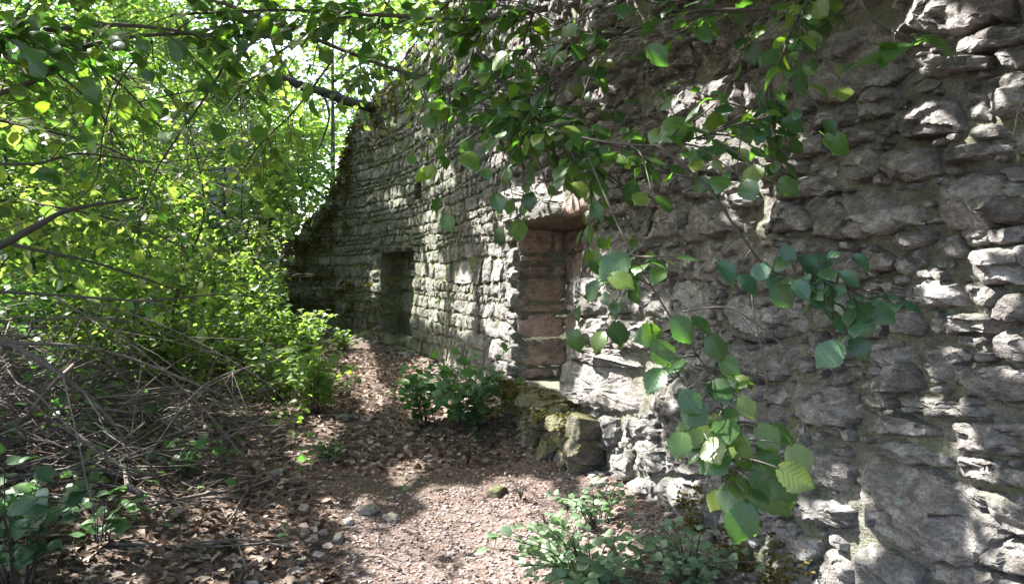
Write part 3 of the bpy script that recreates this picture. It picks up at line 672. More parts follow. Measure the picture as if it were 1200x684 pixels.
branch('creeper_spray', 'dark green leafy spray clinging to the wall with a pale twin leaf at its tip', 'branch', [(770,170,1.75),(825,215,1.75),(868,275,1.75),(905,318,1.78),(960,325,1.8),(1022,352,1.76)], .004, .002, 60, .045, mat=M_IVY, explicit=IV, start=.62, spread=.14)
branch('hazel_branch', 'arching leafy branch crossing the wall from the top centre down to the left', 'branch', [(960,-30,2.1),(905,8,2.1),(800,16,2.15),(700,56,2.25),(625,112,2.35),(560,165,2.45)], .007, .0025, 140, .066, spread=.32)
branch('hazel_branch', 'dark leafy branch ending over the wall above the niche', 'branch', [(200,-20,3.6),(330,30,3.2),(420,66,3.0),(500,95,2.8),(580,128,2.6),(660,170,2.4),(720,215,2.3)], .011, .003, 210, .07, spread=.36)
branch('hazel_branch', 'dense leafy bough along the top edge left of centre', 'branch', [(640,10,2.4),(560,22,2.6),(450,18,2.8),(330,12,3),(200,18,3.0)], .012, .004, 290, .08, spread=.42, droopy=.3)
branch('hazel_branch', 'leafy twig hanging from the top edge right of centre', 'branch', [(985,-40,1.9),(940,10,1.9),(915,70,1.9),(890,120,1.9),(860,140,1.9)], .006, .002, 80, .058, spread=.26, explicit=[(968,160,1000,180,1.9,0),(905,60,930,90,1.9,0),(890,110,925,140,1.9,0)])
branch('hazel_branch', 'small twig with three pale broad leaves over the bright top stones', 'branch', [(1000,-30,1.7),(1020,20,1.7),(1075,48,1.7)], .004, .0015, 0, flat=1, explicit=[(1075,48,1028,76,1.7,0),(1078,46,1120,64,1.7,0),(1066,50,1104,40,1.7,0),(1030,72,985,80,1.7,0),(1050,60,1020,50,1.7,0)])
branch('hazel_branch', 'thin horizontal twig with scattered leaves at mid wall height', 'branch', [(640,150,2.0),(700,165,1.95),(780,170,1.85),(850,150,1.8),(905,135,1.8)], .004, .0018, 80, .055, spread=.22, explicit=[(808,140,770,165,1.8,0),(775,150,760,170,1.8,0),(760,55,785,78,1.9,0)])
branch('hazel_branch', 'leafy cluster above and left of the niche lintel', 'branch', [(560,60,2.5),(600,110,2.4),(650,160,2.3),(690,200,2.2)], .006, .002, 160, .064, spread=.32)
branch('hazel_branch', 'leafy bough in the top left corner of the view', 'branch', [(-60,30,2.6),(40,35,2.7),(150,30,2.8),(260,45,2.9)], .014, .005, 190, .085, spread=.4, droopy=.25)
branch('bare_branch', 'long crooked branch rising from the left edge towards the top leaves', 'branch', [(-40,120,2.8),(40,95,2.8),(100,55,2.9),(200,40,3.0),(330,45,3.2)], .013, .006, 45, .075, spread=.3)
branch('hanging_twig', 'thin curved twig hanging down through the middle of the bright foliage', 'branch', [(262,78,3.2),(240,115,3.2),(205,165,3.2),(178,210,3.2),(160,270,3.2),(146,292,3.2)], .006, .002, 26, .06, spread=.2)
branch('hanging_twig', 'slender twig crossing the sunlit leaves below the longest branch', 'branch', [(135,130,3.4),(170,118,3.3),(240,104,3.3),(330,90,3.4)], .005, .002, 26, .06, spread=.25)
branch('hanging_twig', 'slim twig curving down near the bright patch of sky', 'branch', [(178,48,3.2),(140,95,3.2),(122,150,3.2),(110,215,3.2),(60,255,3.2)], .005, .002, 22, .06, spread=.25)
branch('bare_branch', 'dark thick dead branch reaching in from the left edge at eye level', 'branch', [(-60,310,2.6),(0,287,2.7),(48,262,2.8),(85,245,2.9),(162,232,3.1)], .020, .005, 0)
branch('bare_branch', 'lower bare branch sloping right out of the left edge', 'branch', [(-50,270,3.0),(30,290,3.1),(100,305,3.2),(180,330,3.4),(230,352,3.6)], .010, .003, 16, .055, spread=.3)
branch('bare_branch', 'nearly level thin branch across the brush at the left edge', 'branch', [(-40,340,2.8),(60,345,2.9),(170,352,3.0),(260,345,3.2),(330,352,3.4)], .007, .002, 16, .05, spread=.25)
branch('bare_branch', 'twiggy branch running right from the left edge below the top leaves', 'branch', [(-40,190,2.9),(40,192,3.0),(95,180,3.1),(180,190,3.3),(250,183,3.5)], .007, .002, 26, .06, spread=.3)
for lab, sp_, nl_ in (('airy leafy spray arching across the far left above eye level', [(-60,130,4.2),(40,150,4.5),(130,175,4.8),(210,215,5.0)], 150),
    ('sunlit spray crossing the middle of the woodland at the left edge', [(-60,230,4.4),(50,240,4.7),(150,262,5.0),(240,300,5.3)], 150),
    ('leafy spray drooping beneath the top left bough', [(60,50,4.4),(130,90,4.7),(180,140,5.0),(215,190,5.2)], 140),
    ('bright spray hanging between the long branch and the wall top', [(400,20,5.2),(330,60,5.4),(275,115,5.6),(245,170,5.8)], 150),
    ('leafy spray over the distant ruin', [(390,70,5.8),(345,130,6.0),(300,175,6.2),(270,230,6.4)], 130),
    ('full leafy spray hiding the top of the wall above the dark log', [(470,-20,6.5),(440,30,6.8),(430,80,7.0),(400,110,7.2)], 190),
    ('leafy spray leaning over the wall top left of centre', [(560,-30,6.0),(510,20,6.2),(480,60,6.4),(455,95,6.6)], 170),
    ('feathery spray near the bright gap in the trees', [(30,60,5.6),(90,105,5.8),(130,150,6.0),(160,205,6.2)], 130)):
    branch('leafy_spray', lab, 'branch', sp_, .011, .003, nl_, .095, mat=M_TREE, spread=.75, droopy=.25)
# thin dry stems dangling on the wall
for lab, sp_ in (('pale dry stem dangling from the leaf spray beside the wall hollow', [(880,330,1.85),(884,370,1.85),(893,410,1.85),(900,460,1.85)]), ('pale dry stem hanging in front of the bright patch above the niche', [(775,100,2.1),(790,135,2.1),(802,165,2.1),(800,195,2.1)]),
                 ('yellow dry straw hanging at the right edge by the lilac stone', [(1200,120,1.7),(1193,130,1.7),(1188,160,1.7)]), ('pair of arching dry stalks in front of the dark hollow', [(800,365,1.7),(850,360,1.7),(880,375,1.7),(925,410,1.7)])):
    P_ = spline([at(*p) for p in sp_], 4); rt_ = empty('dry_stem', P_[0]); tag(rt_, lab, 'stem'); mb = MB(); tube(mb, P_, [.0022]*len(P_), 4); mb.build('stalk', M_STICK, rt_)
    mb = MB(); q0 = P_[len(P_)//2]; tube(mb, [q0, q0+np.array([.03, -.02, -.05])], [.0016, .001], 4); mb.build('side_stalk', M_STICK, rt_)
# ------------------------------------------------------------------ low plants
def shrub(name, label, cat, base, ns, height, width, nleaf, leaf, mat, parts=True, group=None, lean=(0, 0), hi=True, tilt=.35):
    root = empty(name, base); tag(root, label, cat, group); mb = MB(); Ps, Ts = [], []
    per = max(2, nleaf//ns); base = np.array(base, float)
    for k_ in range(ns):
        a = random.uniform(0, 6.283); r = width*random.uniform(.3, 1); H = height*random.uniform(.55, 1.05)
        p0 = base+np.array([math.cos(a), math.sin(a), 0])*width*.22*random.random()
        p2 = base+np.array([math.cos(a)*r+lean[0], math.sin(a)*r+lean[1], H*(1-.35*(r/width)**2)]); p1 = (p0+p2)/2+np.array([-math.cos(a)*r*.12, -math.sin(a)*r*.12, H*.15])
        tp = spline([p0, p1, p2], 6); tube(mb, tp, [.005-.0035*j/(len(tp)-1) for j in range(len(tp))], 4)
        for j in range(per):
            t = .12+.88*(j+.5)/per; ip = t*(len(tp)-1); i0 = int(ip); P = tp[i0]*(1-ip+i0)+tp[min(i0+1, len(tp)-1)]*(ip-i0)
            td = tp[min(i0+1, len(tp)-1)]-tp[max(0, i0-1)]; td = td/(np.linalg.norm(td)+1e-9); pe = np.cross(td, [0, 0, 1]); pe = pe/(np.linalg.norm(pe)+1e-6)
            tip = td*.5+pe*(1 if j % 2 else -1)+np.array([0, 0, -.2])+np.random.normal(0, .3, 3); P = P+tip*leaf*.5*random.random()
            Ps.append(P); Ts.append(tip)
    mb.build('stems', M_TWIG, root)
    if parts:
        for P, T in zip(Ps, Ts): put_leaf(P, T, np.array([0, 0, 1.])-FW*.25+np.random.normal(0, tilt, 3), leaf*random.uniform(.6, 1.2), mat, root, hi)
    else:
        o = leaf_cloud('foliage', np.array(Ps), leaf*RNG.uniform(.6, 1.2, len(Ps)), mat, parent=root, tips=np.array(Ts), tilt=tilt); o['kind'] = 'stuff'
    return root
def gp(px, py, dz=0): P = ground_at(px, py); P[2] += dz; return P
shrub('elder_shrub', 'leafy green shrub at the foot of the wall left of the niche', 'shrub', gp(548, 505), 30, .85, .62, 290, .12, M_PLANT)
shrub('elder_shrub', 'smaller leafy shrub by the path edge under the far part of the wall', 'shrub', gp(500, 500), 18, .66, .42, 170, .11, M_PLANT)
shrub('wild_plant', 'spreading pale green plant at the bottom of the view beside the lit path', 'plant', (1.32, 3.15, gh(1.32, 3.15)), 44, .32, .55, 330, .064, M_PALE)
shrub('wild_plant', 'low blue-green plant against the wall foot at the bottom edge', 'plant', (1.72, 2.95, gh(1.72, 2.95)), 28, .30, .36, 240, .046, M_PALE)
shrub('wild_plant', 'small tuft with white tipped leaves under the mossy ledge', 'plant', gp(700, 615), 18, .28, .30, 120, .055, M_PALE)
shrub('maple_seedling', 'broad leaved dark seedling in the bottom left corner', 'plant', gp(20, 690), 12, .62, .26, 60, .12, M_IVY)
shrub('maple_seedling', 'light green seedling among dead leaves right of the corner plant', 'plant', gp(115, 640), 8, .34, .2, 34, .085, M_PLANT)
shrub('maple_seedling', 'young plant with broad leaves in front of the brush pile', 'plant', gp(215, 560), 9, .34, .26, 44, .085, M_PLANT)
shrub('maple_seedling', 'large leaved seedling at the left edge below the brush', 'plant', gp(5, 640), 8, .56, .22, 36, .11, M_PLANT)
spots = [(370, 485, 30, .8, .5, 280, .12, 'bright leafy shrub on the left edge of the path opposite the wall shrub'),
         (330, 470, 26, .85, .6, 280, .12, 'dense yellow-green shrub behind the brush pile end'),
         (390, 540, 12, .22, .26, 70, .06, 'low dark plant beside the path below the bright shrub'),
         (350, 425, 30, 1.0, .7, 280, .12, 'tall bright shrub where the path bends to the left'),
         (270, 440, 30, .9, .7, 280, .12, 'sunlit shrub growing through the back of the brush pile'),
         (405, 410, 18, .45, .4, 150, .09, 'little shrub at the path end near the mossy wall end')]
for i, (px, py, ns, H, W, nl, lf, lab) in enumerate(spots): shrub('woodland_shrub', lab, 'shrub', gp(px, py), ns, H, W, nl, lf, M_PLANT if i in (2,) else M_TREE2, hi=False)
labs = ['small shrub lost in the undergrowth far up the path', 'shrub on the bank behind the brush pile', 'leafy shrub on the left bank', 'shrub under the overhanging branches']
und = 0
for i in range(30):
    x = random.uniform(-7, -.4) if i % 3 else random.uniform(-2.5, .4); y = random.uniform(7.5, 18)
    if x > -.34*y-2 and y < 9.5 and x > .1: continue
    shrub('undergrowth_shrub', 'leafy shrub in the dense sunlit undergrowth left of the path', 'shrub', (x, y, gh(x, y)), 16, random.uniform(.6, 1.5), random.uniform(.5, .9), 460, .10, random.choice([M_TREE, M_TREE2, M_PLANT, M_DEEP]), parts=False, group='shrubs of the dense undergrowth left of the path', tilt=.5)
# ------------------------------------------------------------------ trees
def tree(name, label, base, H, rad, trunk_r, nleaf, leaf, mat, crown_lo=.3, seeds=0, group=None, lean=(0, 0), tmpl=(LV, LF), nlimb=9, filt=None):
    rs = random.Random(seeds); base = np.array(base, float); root = empty(name, base); tag(root, label, 'tree', group); rg = np.random.default_rng(seeds+100)
    mb = MB(); top = base+np.array([lean[0], lean[1], H*.93]); mid = (base+top)/2+np.array([rs.uniform(-1, 1), rs.uniform(-1, 1), 0])*H*(.11 if trunk_r < .1 else .04)
    tr = spline([base-np.array([0, 0, .2]), base+(mid-base)*.5+np.array([rs.uniform(-.1, .1)]*3)*.5, mid, top], 6)
    tube(mb, tr, [trunk_r*(1-.85*i/(len(tr)-1)) for i in range(len(tr))], 9, .12)
    mb.build('trunk', M_BARK, root); cl = []
    for k_ in range(nlimb):
        f = crown_lo+(1-crown_lo)*(k_+.5)/nlimb; p = tr[int(f*(len(tr)-1))]; a = rs.uniform(0, 6.283); L = rad*(1.15-.5*f)*rs.uniform(.7, 1.1)
        e = p+np.array([math.cos(a)*L, math.sin(a)*L, L*rs.uniform(.0, .5)]); m_ = (p+e)/2+np.array([0, 0, L*.12]); lp = spline([p, m_, e], 5); lb = MB()
        tube(lb, lp, [trunk_r*.34*(1-.85*i/(len(lp)-1)) for i in range(len(lp))], 6)
        for j in range(5):
            t = .35+.65*j/4; c = lp[int(t*(len(lp)-1))]; 
            for _ in range(3):
                cl.append(c+np.array([rs.gauss(0, 1), rs.gauss(0, 1), rs.gauss(0, .6)])*rad*.16); tube(lb, [c, cl[-1]], [trunk_r*.07, .003], 4)
        lb.build('limb', M_BARK, root)
    cl = np.array(cl); idx = rg.integers(0, len(cl), nleaf); P = cl[idx]+rg.normal(0, 1, (nleaf, 3))*np.array([.15, .15, .075])*rad*rg.uniform(.5, 1.5, (nleaf, 1))
    if filt is not None: P = P[filt(P)]; lw, Q = lit_weight(P, False); lw = np.maximum(lw, .55*lit_weight(P)[0]); P = P[rg.random(len(P)) > lw]
    P = P[P[:, 2] > base[2]+.1]
    o = leaf_cloud('crown', P, leaf*rg.uniform(.6, 1.25, len(P)), mat, tmpl, parent=root, rng=rg); o['kind'] = 'stuff'; return root
def not_front(P):
    """keep the air clear between the path and the wall, and the wall itself"""
    x, y, z = to_px(P); wallx = np.interp(P[:, 1], DP[:, 1], DP[:, 0])
    return ~((P[:, 0] > wallx-.35) & (P[:, 1] < 16.8) & (P[:, 2] < 5.4)) & ~((x > 398) & (y > -10) & (z > 0) & (P[:, 1] < 16)) & ~((x > np.interp(y, [120, 230, 290, 345], [405, 380, 333, 338])) & (y > 110) & (y < 375) & (x < 420) & (P[:, 1] < 16.6)) & ~((((x-266)/26)**2+((y-245)/55)**2 < 1) & (P[:, 1] < 23) & (RNG.random(len(P)) < .86))
TR = [('young_tree', 'slender young tree beside the ruined wall end', (-.55, 14.2), 6.0, 1.5, .03, 9000, .11, M_TREE),
      ('young_tree', 'bushy young tree left of the path bend', (-1.9, 11.5), 5.2, 1.6, .03, 9000, .11, M_TREE2),
      ('young_tree', 'young tree standing over the brush pile', (-3.2, 9.2), 5.6, 1.7, .035, 9000, .11, M_TREE),
      ('young_tree', 'leaning young tree behind the brush pile', (-3.6, 12.5), 6.5, 2.0, .04, 9500, .12, M_DEEP),
      ('young_tree', 'young tree far along the left bank', (-2.4, 16), 7.5, 2.0, .04, 9500, .12, M_TREE),
      ('young_tree', 'spindly tree at the left limit of the clearing', (-6.0, 13.5), 7.0, 2.2, .08, 9500, .12, M_TREE),
      ('woodland_tree', 'tall dark trunked tree seen through the bright leaves', (-5.1, 21.0), 11, 2.8, .20, 9500, .16, M_TREE),
      ('woodland_tree', 'second dark trunk left of the pale ruin', (-6.6, 23.0), 11, 3.0, .17, 9500, .16, M_TREE2),
      ('woodland_tree', 'tree rising behind the ruined end of the wall', (.9, 19.5), 9, 2.6, .14, 9500, .15, M_TREE2),
      ('woodland_tree', 'tree on top of the slope behind the long wall', (4.2, 17.5), 10, 2.8, .16, 9000, .15, M_TREE),
      ('woodland_tree', 'tree growing in front of the pale ruin and half hiding it', (-2.6, 20.5), 7.5, 1.9, .07, 6000, .12, M_TREE2),
      ('young_tree', 'young tree filling the gap between the bank and the pale ruin', (-4.6, 15.5), 6.5, 2.0, .04, 9500, .13, M_TREE2),
      ('young_tree', 'bushy sapling close behind the mossy wall end', (-1.3, 17.8), 6.5, 1.9, .04, 9000, .13, M_TREE),
      ('woodland_tree', 'tall leafy tree closing the gap left of the pale ruin', (-4.5, 25.5), 10, 3.0, .12, 9500, .2, M_TREE2),
      ('woodland_tree', 'broad tree far behind the brush pile', (-7.2, 27.5), 10, 3.4, .14, 9500, .2, M_DEEP),
      ('woodland_tree', 'tree deep in the wood at the far left', (-10, 22), 11, 3.2, .18, 9000, .18, M_TREE),
      ('woodland_tree', 'tree beyond the pale ruin', (-3.0, 29), 12, 3.4, .2, 9000, .2, M_TREE2),
      ('woodland_tree', 'large tree behind the young trees left of the path', (-7.5, 17.5), 9, 2.8, .14, 9500, .16, M_TREE)]
for i, (nm, lab, (x, y), H, rad, tr_, nl, lf, mt) in enumerate(TR):
    tree(nm, lab, (x, y, gh(x, y)), H, rad, tr_, nl, lf, mt, crown_lo=.12 if nm == 'young_tree' else .2, seeds=i+1, filt=not_front, nlimb=12)
# distant wood as one mass
n = 80000; c = np.stack([RNG.uniform(-28, 14, 420), RNG.uniform(27, 46, 420), RNG.uniform(0, 1, 420)*22], 1); c[:, 2] += np.array([gh(a, b) for a, b in c[:, :2]])
P = c[RNG.integers(0, 420, n)]+RNG.normal(0, 1, (n, 3))*np.array([1.2, 1.2, .7]); P = P[P[:, 2] > 0]
o = leaf_cloud('distant_foliage', P, RNG.uniform(.2, .4, len(P)), M_TREE2, (TV, TF)); tag(o, 'far green wood behind the trees and the pale ruin', kind='stuff')
# undergrowth carpet
n = 30000; X = RNG.uniform(-11, .9, n); Y = 6.5+13.5*RNG.random(n)**.8; keep = (X < .25-.1*np.abs(Y-9)) | (Y > 13.5); X = X[keep]; Y = Y[keep]
wx = np.interp(Y, DP[:, 1], DP[:, 0]); keep = (X < wx-.4) | (Y > 17); X = X[keep]; Y = Y[keep]
den = np.array([nz(a*.7, b*.7, 6) for a, b in zip(X, Y)]); keep = den > -.25; X, Y, den = X[keep], Y[keep], den[keep]
bp = (X > -4.6) & (X < -.3) & (Y < 8.6) & (RNG.random(len(X)) < .9); X, Y, den = X[~bp], Y[~bp], den[~bp]
Z = np.array([gh(a, b) for a, b in zip(X, Y)])+np.abs(RNG.normal(0, .17, len(X)))*(1+den*1.4)+.03
o = leaf_cloud('ground_cover', np.stack([X, Y, Z], 1), RNG.uniform(.04, .085, len(X)), M_TREE2, tilt=.4); tag(o, 'low leafy ground cover spreading under the trees', kind='stuff')
n = 26000; X = RNG.uniform(-22, 6, n); Y = RNG.uniform(17, 34, n); X, Y = X[(X < .2) | (Y > 18.5)], Y[(X < .2) | (Y > 18.5)]
Z = np.array([gh(a, b) for a, b in zip(X, Y)])+np.abs(RNG.normal(0, .35, len(X)))*(1.2+np.array([nz(a*.5, b*.5, 6) for a, b in zip(X, Y)]))
o = leaf_cloud('far_ground_cover', np.stack([X, Y, Z], 1), RNG.uniform(.12, .26, len(X)), M_TREE2, (TV, TF), tilt=.5); tag(o, 'leafy undergrowth covering the bank around the pale ruin', kind='stuff')
# ------------------------------------------------------------------ canopy overhead, with the sun gaps the picture shows
def above_view(P, m=.35):
    d = (P-EYE)@FW; lim = CAM_H+d*.382+m; x, y, z = to_px(P)
    return (P[:, 2] > lim) | (x < -140) | (z < 0)
OT = [((-5.2, 6.5), 'overhanging tree left of the path shading the near wall', 0), ((-6.6, 11.0), 'overhanging tree on the left bank shading the far wall', 1), ((-3.4, -2.2), 'tree behind the viewer whose crown shades the path', 2),
      ((-5.6, 2.5), 'tree at the near left whose boughs reach over the path', 3)]
acc = [[] for _ in OT]
def add_canopy(nclump, smin, smax, xr, hr, onwall, nl=26, tr_=(0, 1.8)):
    for _ in range(nclump):
        if onwall: Q = wpos(random.uniform(smin, smax), random.uniform(*hr), 0)
        else: Q = np.array([random.uniform(*xr), random.uniform(smin, smax), 0])
        t = .5
        while t < 14:
            P = Q+SUN*t
            if above_view(P[None], .3)[0] and P[2] > 2.6: break
            t += .15
        P = Q+SUN*(t+.15+random.uniform(*tr_)); n_ = nl
        C = P+RNG.normal(0, 1, (n_, 3))*np.array([.20, .20, .12])
        C = C[above_view(C, .12)]
        if len(C) == 0: continue
        j = min(range(len(OT)), key=lambda j_: abs(OT[j_][0][1]+2.5-P[1])+(0 if j_ != 3 else .6)); acc[j].append(C)
add_canopy(2300, .6, s_of_y(10), None, (0, 3.2), True)
add_canopy(600, s_of_y(8), SMAX, None, (0, 5), True)
add_canopy(2300, .8, 9.5, (-3.4, 2.1), None, False)
add_canopy(260, 9, 15, (-1, 1.8), None, False)
add_canopy(800, 4.0, 11, (-.4, 2.0), None, False)
for j, ((x, y), lab, sd) in enumerate(OT):
    C = np.concatenate(acc[j]) if acc[j] else np.zeros((0, 3))
    lw, Q = lit_weight(C); C = C[RNG.random(len(C)) > lw*1.0]
    base = np.array([x, y, gh(x, y)]); root = empty('overhanging_tree', base); tag(root, lab, 'tree')
    mb = MB(); top = base+np.array([.5, .4, 9.0]); tr_ = spline([base-np.array([0, 0, .2]), base+np.array([.1, .1, 3]), base+np.array([.2, .3, 6]), top], 6)
    tube(mb, tr_, [.24*(1-.7*i/(len(tr_)-1)) for i in range(len(tr_))], 10, .1); mb.build('trunk', M_BARK, root)
    rs = np.random.default_rng(sd)
    if len(C):
        for e in C[rs.integers(0, len(C), 16)]:
            p = tr_[rs.integers(8, len(tr_)-1)]; m_ = (p+e)/2+np.array([0, 0, .7]); lp = spline([p, m_, e], 6)
            if not above_view(np.array(lp), -.0).all() or lit_weight(np.array(lp))[0].mean() > .12: continue
            lb = MB(); tube(lb, lp, [.07*(1-.88*i/(len(lp)-1)) for i in range(len(lp))], 6); lb.build('limb', M_BARK, root)
        o = leaf_cloud('crown', C, rs.uniform(.085, .14, len(C)), M_TREE, (TV, TF), tilt=.5, parent=root, rng=rs); o['kind'] = 'stuff'
print('canopy leaves', sum(sum(len(c) for c in a) for a in acc))
# ------------------------------------------------------------------ pale ruin in the distance
rx, ry = at(268, 300, 24)[:2]; ruin = empty('ruined_tower', (rx, ry, 0)); tag(ruin, 'pale sunlit stone ruin glimpsed through the leaves in the distance', 'ruin')
g0 = gh(rx, ry); 
def rF(u, v, d): return np.array([rx-1.1+u, ry-.12*u-d, v])
hb = g0-.2; i = 0
while hb < g0+4.2:
    rh = random.uniform(.2, .34); u = random.uniform(-.2, 0)
    while u < 2.2-max(0, hb-g0-2)*.35:
        wd = random.uniform(.3, .65); V, Fc = stone_geo([(u, hb+random.uniform(-.03, .03)), (u+wd, hb+random.uniform(-.04, .04)), (u+wd-.02, hb+rh+random.uniform(-.03, .03)), (u, hb+rh-.02)], rF, random.uniform(.0, .12), .07, seed=i+900, deep=.3); i += 1
        cen = V.mean(0); o = mesh_np('stone', V-cen, Fc, M_RUIN); o.location = cen; under(o, ruin); u += wd
    hb += rh
P = np.array([rx-.2, ry-1.6, g0+2.0])+RNG.normal(0, 1, (5200, 3))*np.array([1.1, .6, 1.4]); P = P[(np.array([nz(a*1.3, c_*1.3, 2) for a, b, c_ in P]) > -.12)]
shr = empty('ruin_shrub', (rx-.2, ry-1.6, g0)); tag(shr, 'loose pale bush growing up against the distant ruin', 'shrub'); o = leaf_cloud('foliage', P, RNG.uniform(.09, .17, len(P)), M_TREE2, parent=shr); o['kind'] = 'stuff'
mb = MB(); 
for a_ in (-.7, -.3, .1, .5, .9): tube(mb, spline([(rx-.2, ry-1.6, g0-.1), (rx-.2+a_*.4, ry-1.6, g0+1.4), (rx-.2+a_, ry-1.7, g0+3.2)], 4), [.03-.0025*i_ for i_ in range(9)], 5)
mb.build('stems', M_BARK, shr)
mb = MB(); mb.add([rF(u, v, d) for d in (-.15, -1.4) for (u, v) in ((-.1, g0-.5), (2.2, g0-.5), (1.4, g0+4.5), (0, g0+4.7))], [(0, 1, 2, 3), (7, 6, 5, 4), (0, 4, 5, 1), (1, 5, 6, 2), (2, 6, 7, 3), (3, 7, 4, 0)]); mb.build('core', M_RUIN, ruin, False)
# ------------------------------------------------------------------ trunk across the wall top
P_ = spline([at(322, 88, 12.6), at(352, 100, 13.0), at(385, 110, 13.4), at(415, 121, 13.9), at(452, 128, 14.5), at(485, 122, 15.3)], 5); root = empty('fallen_log', P_[0])
tag(root, 'dark mossy trunk lying out over the broken top of the wall', 'log'); mb = MB(); tube(mb, P_, [(.068+.05*i/len(P_))*(1+.25*nz(i*.7, 3)) for i in range(len(P_))], 12, .3); mb.build('log', M_BARK, root)
LPm = np.array([np.array(P_[random.randint(0, len(P_)-1)])+np.random.normal(0, .05, 3)+np.array([0, 0, .04]) for _ in range(420)]); om = leaf_cloud('moss', LPm, RNG.uniform(.03, .08, 420), M_MOSS, (TV, TF), tilt=1.2, parent=root); om['kind'] = 'stuff'
mb = MB(); q0 = P_[4]; tube(mb, spline([q0, q0+np.array([-.3, .1, .5]), q0+np.array([-.5, .1, 1.2])], 4), [.05]*4+[.03]*5, 6); tube(mb, spline([P_[9], P_[9]+np.array([.1, -.2, -.5]), P_[9]+np.array([-.1, -.2, -1.1])], 4), [.03]*4+[.02]*5, 6); mb.build('bough', M_BARK, root)
# ------------------------------------------------------------------ moss on the broken wall end, the ledge and the foot
mp = []
for _ in range(5200):
    s = random.uniform(s_of_y(15.2), SMAX-.02) if random.random() < .8 else random.uniform(s_of_y(13.3), s_of_y(15.2)); H = htop(s); h = H-abs(random.gauss(0, .8)) if random.random() < .65 else random.uniform(.1, 1.6)
    if h < .05 or nz(s*3, h*3, 2) < -.12: continue
    mp.append(wpos(s, h, .02+abs(random.gauss(0, .035))))
nA = len(mp)
for _ in range(5200):
    y = random.uniform(4.85, 6.9); u = random.random(); x = random.uniform(1.66, 1.92) if u < .75 else random.uniform(1.9, 2.1)
    z = .5-abs(random.gauss(0, .16)); 
    if nz(y*4, x*5, z*5) < .16: continue
    mp.append(np.array([x, y, z]))
for _ in range(1800):
    s = random.uniform(s_of_y(2.5), s_of_y(3.6)); h = abs(random.gauss(0, .16))
    if nz(s*6, h*6, 7) < .0: continue
    mp.append(wpos(s, h+.02, .04+abs(random.gauss(0, .03))))
mp = np.array(mp); sz = np.where(np.arange(len(mp)) < nA, .075, .03)*RNG.uniform(.6, 1.3, len(mp))
o = leaf_cloud('moss', mp, sz, M_MOSS, (TV, TF), tilt=1.2, parent=wall, droop=.1); o['kind'] = 'stuff'
# ------------------------------------------------------------------ leaf litter, chips and pebbles
n = 52000; X = RNG.uniform(-4.5, 2.1, n); Y = 1.4+12*RNG.random(n)**1.5; keep = RNG.random(n) < np.where((X > .3) & (X < 1.7) & (Y < 4.6), .75, 1.0); X = X[keep]; Y = Y[keep]
Z = np.array([gh(a, b) for a, b in zip(X, Y)])+.004+RNG.random(len(X))*.016
o = leaf_cloud('leaf_litter', np.stack([X, Y, Z], 1), np.where((X > .2) & (Y < 5.5), RNG.uniform(.010, .032, len(X)), RNG.uniform(.02, .078, len(X))), M_LITTER, (LV, LF), tilt=.55, droop=0); tag(o, 'dead brown leaves strewn over the forest floor', kind='stuff')
gr = MB(); tmpl = [rock_geo((1, .75, .5), 500+i, 1) for i in range(12)]
GVs, GFs, off = [], [], 0
for i in range(9000):
    if random.random() < .8: x, y = random.uniform(.2, 2.0), 1.8+3.2*random.random()
    else: x, y = random.uniform(-1.6, 1.9), random.uniform(2, 10)
    s_ = random.choice([.004, .005, .006, .008, .011, .017]); V, F = tmpl[i % 12]; a = random.uniform(0, 6.28); R_ = np.array([[math.cos(a), -math.sin(a), 0], [math.sin(a), math.cos(a), 0], [0, 0, 1]])
    GVs.append((V*s_)@R_.T+np.array([x, y, gh(x, y)+s_*.2])); GFs.append(np.array(F)+off); off += len(V)
m_, t_, n_, p_ = newmat('chippings'); g_ = n_.new('ShaderNodeNewGeometry'); t_.links.new(ramp(t_, [(0, (.12, .08, .072)), (.5, (.27, .205, .19)), (1, (.46, .41, .40))], g_.outputs['Random Per Island']), p_.inputs['Base Color']); p_.inputs['Roughness'].default_value = .9
o = mesh_np('chippings', np.concatenate(GVs), np.concatenate(GFs), m_, smooth=False); tag(o, 'pinkish stone chips and grit scattered on the path', kind='stuff')
RK = [(262+320, 578, .085, 'dark mossy stone lying near the mossy ledge', M_MOSSY), (430, 600, .075, 'pale angular stone in the middle of the path', M_ROCK), (458, 608, .06, 'flat grey stone right of the pale angular one', M_ROCK),
      (408, 612, .05, 'small slab left of the pale angular stone', M_ROCK), (396, 632, .05, 'flat stone at the left rim of the bright path', M_ROCK), (372, 652, .045, 'rough grey stone in the dead leaves left of the path', M_ROCK),
      (352, 658, .04, 'small rock farthest into the dead leaves', M_ROCK), (404, 490, .08, 'grey stone beside the bright shrub on the path edge', M_ROCK), (322, 556, .07, 'bluish rock below the low dark plant', M_ROCK),
      (300, 545, .05, 'little rock at the end of the brush pile', M_ROCK), (618, 602, .03, 'tiny tan stone near the spreading plant', M_ROCK), (275, 425, .2, 'pale boulder half hidden behind the brush pile', M_ROCK)]
for i, (px, py, s_, lab, mt) in enumerate(RK):
    P = gp(px, py, s_*.15); o = rock('loose_stone', P, (s_*1.3, s_*.85, s_*.55), random.uniform(0, 3), mt, 800+i, n=3); tag(o, lab, 'stone')
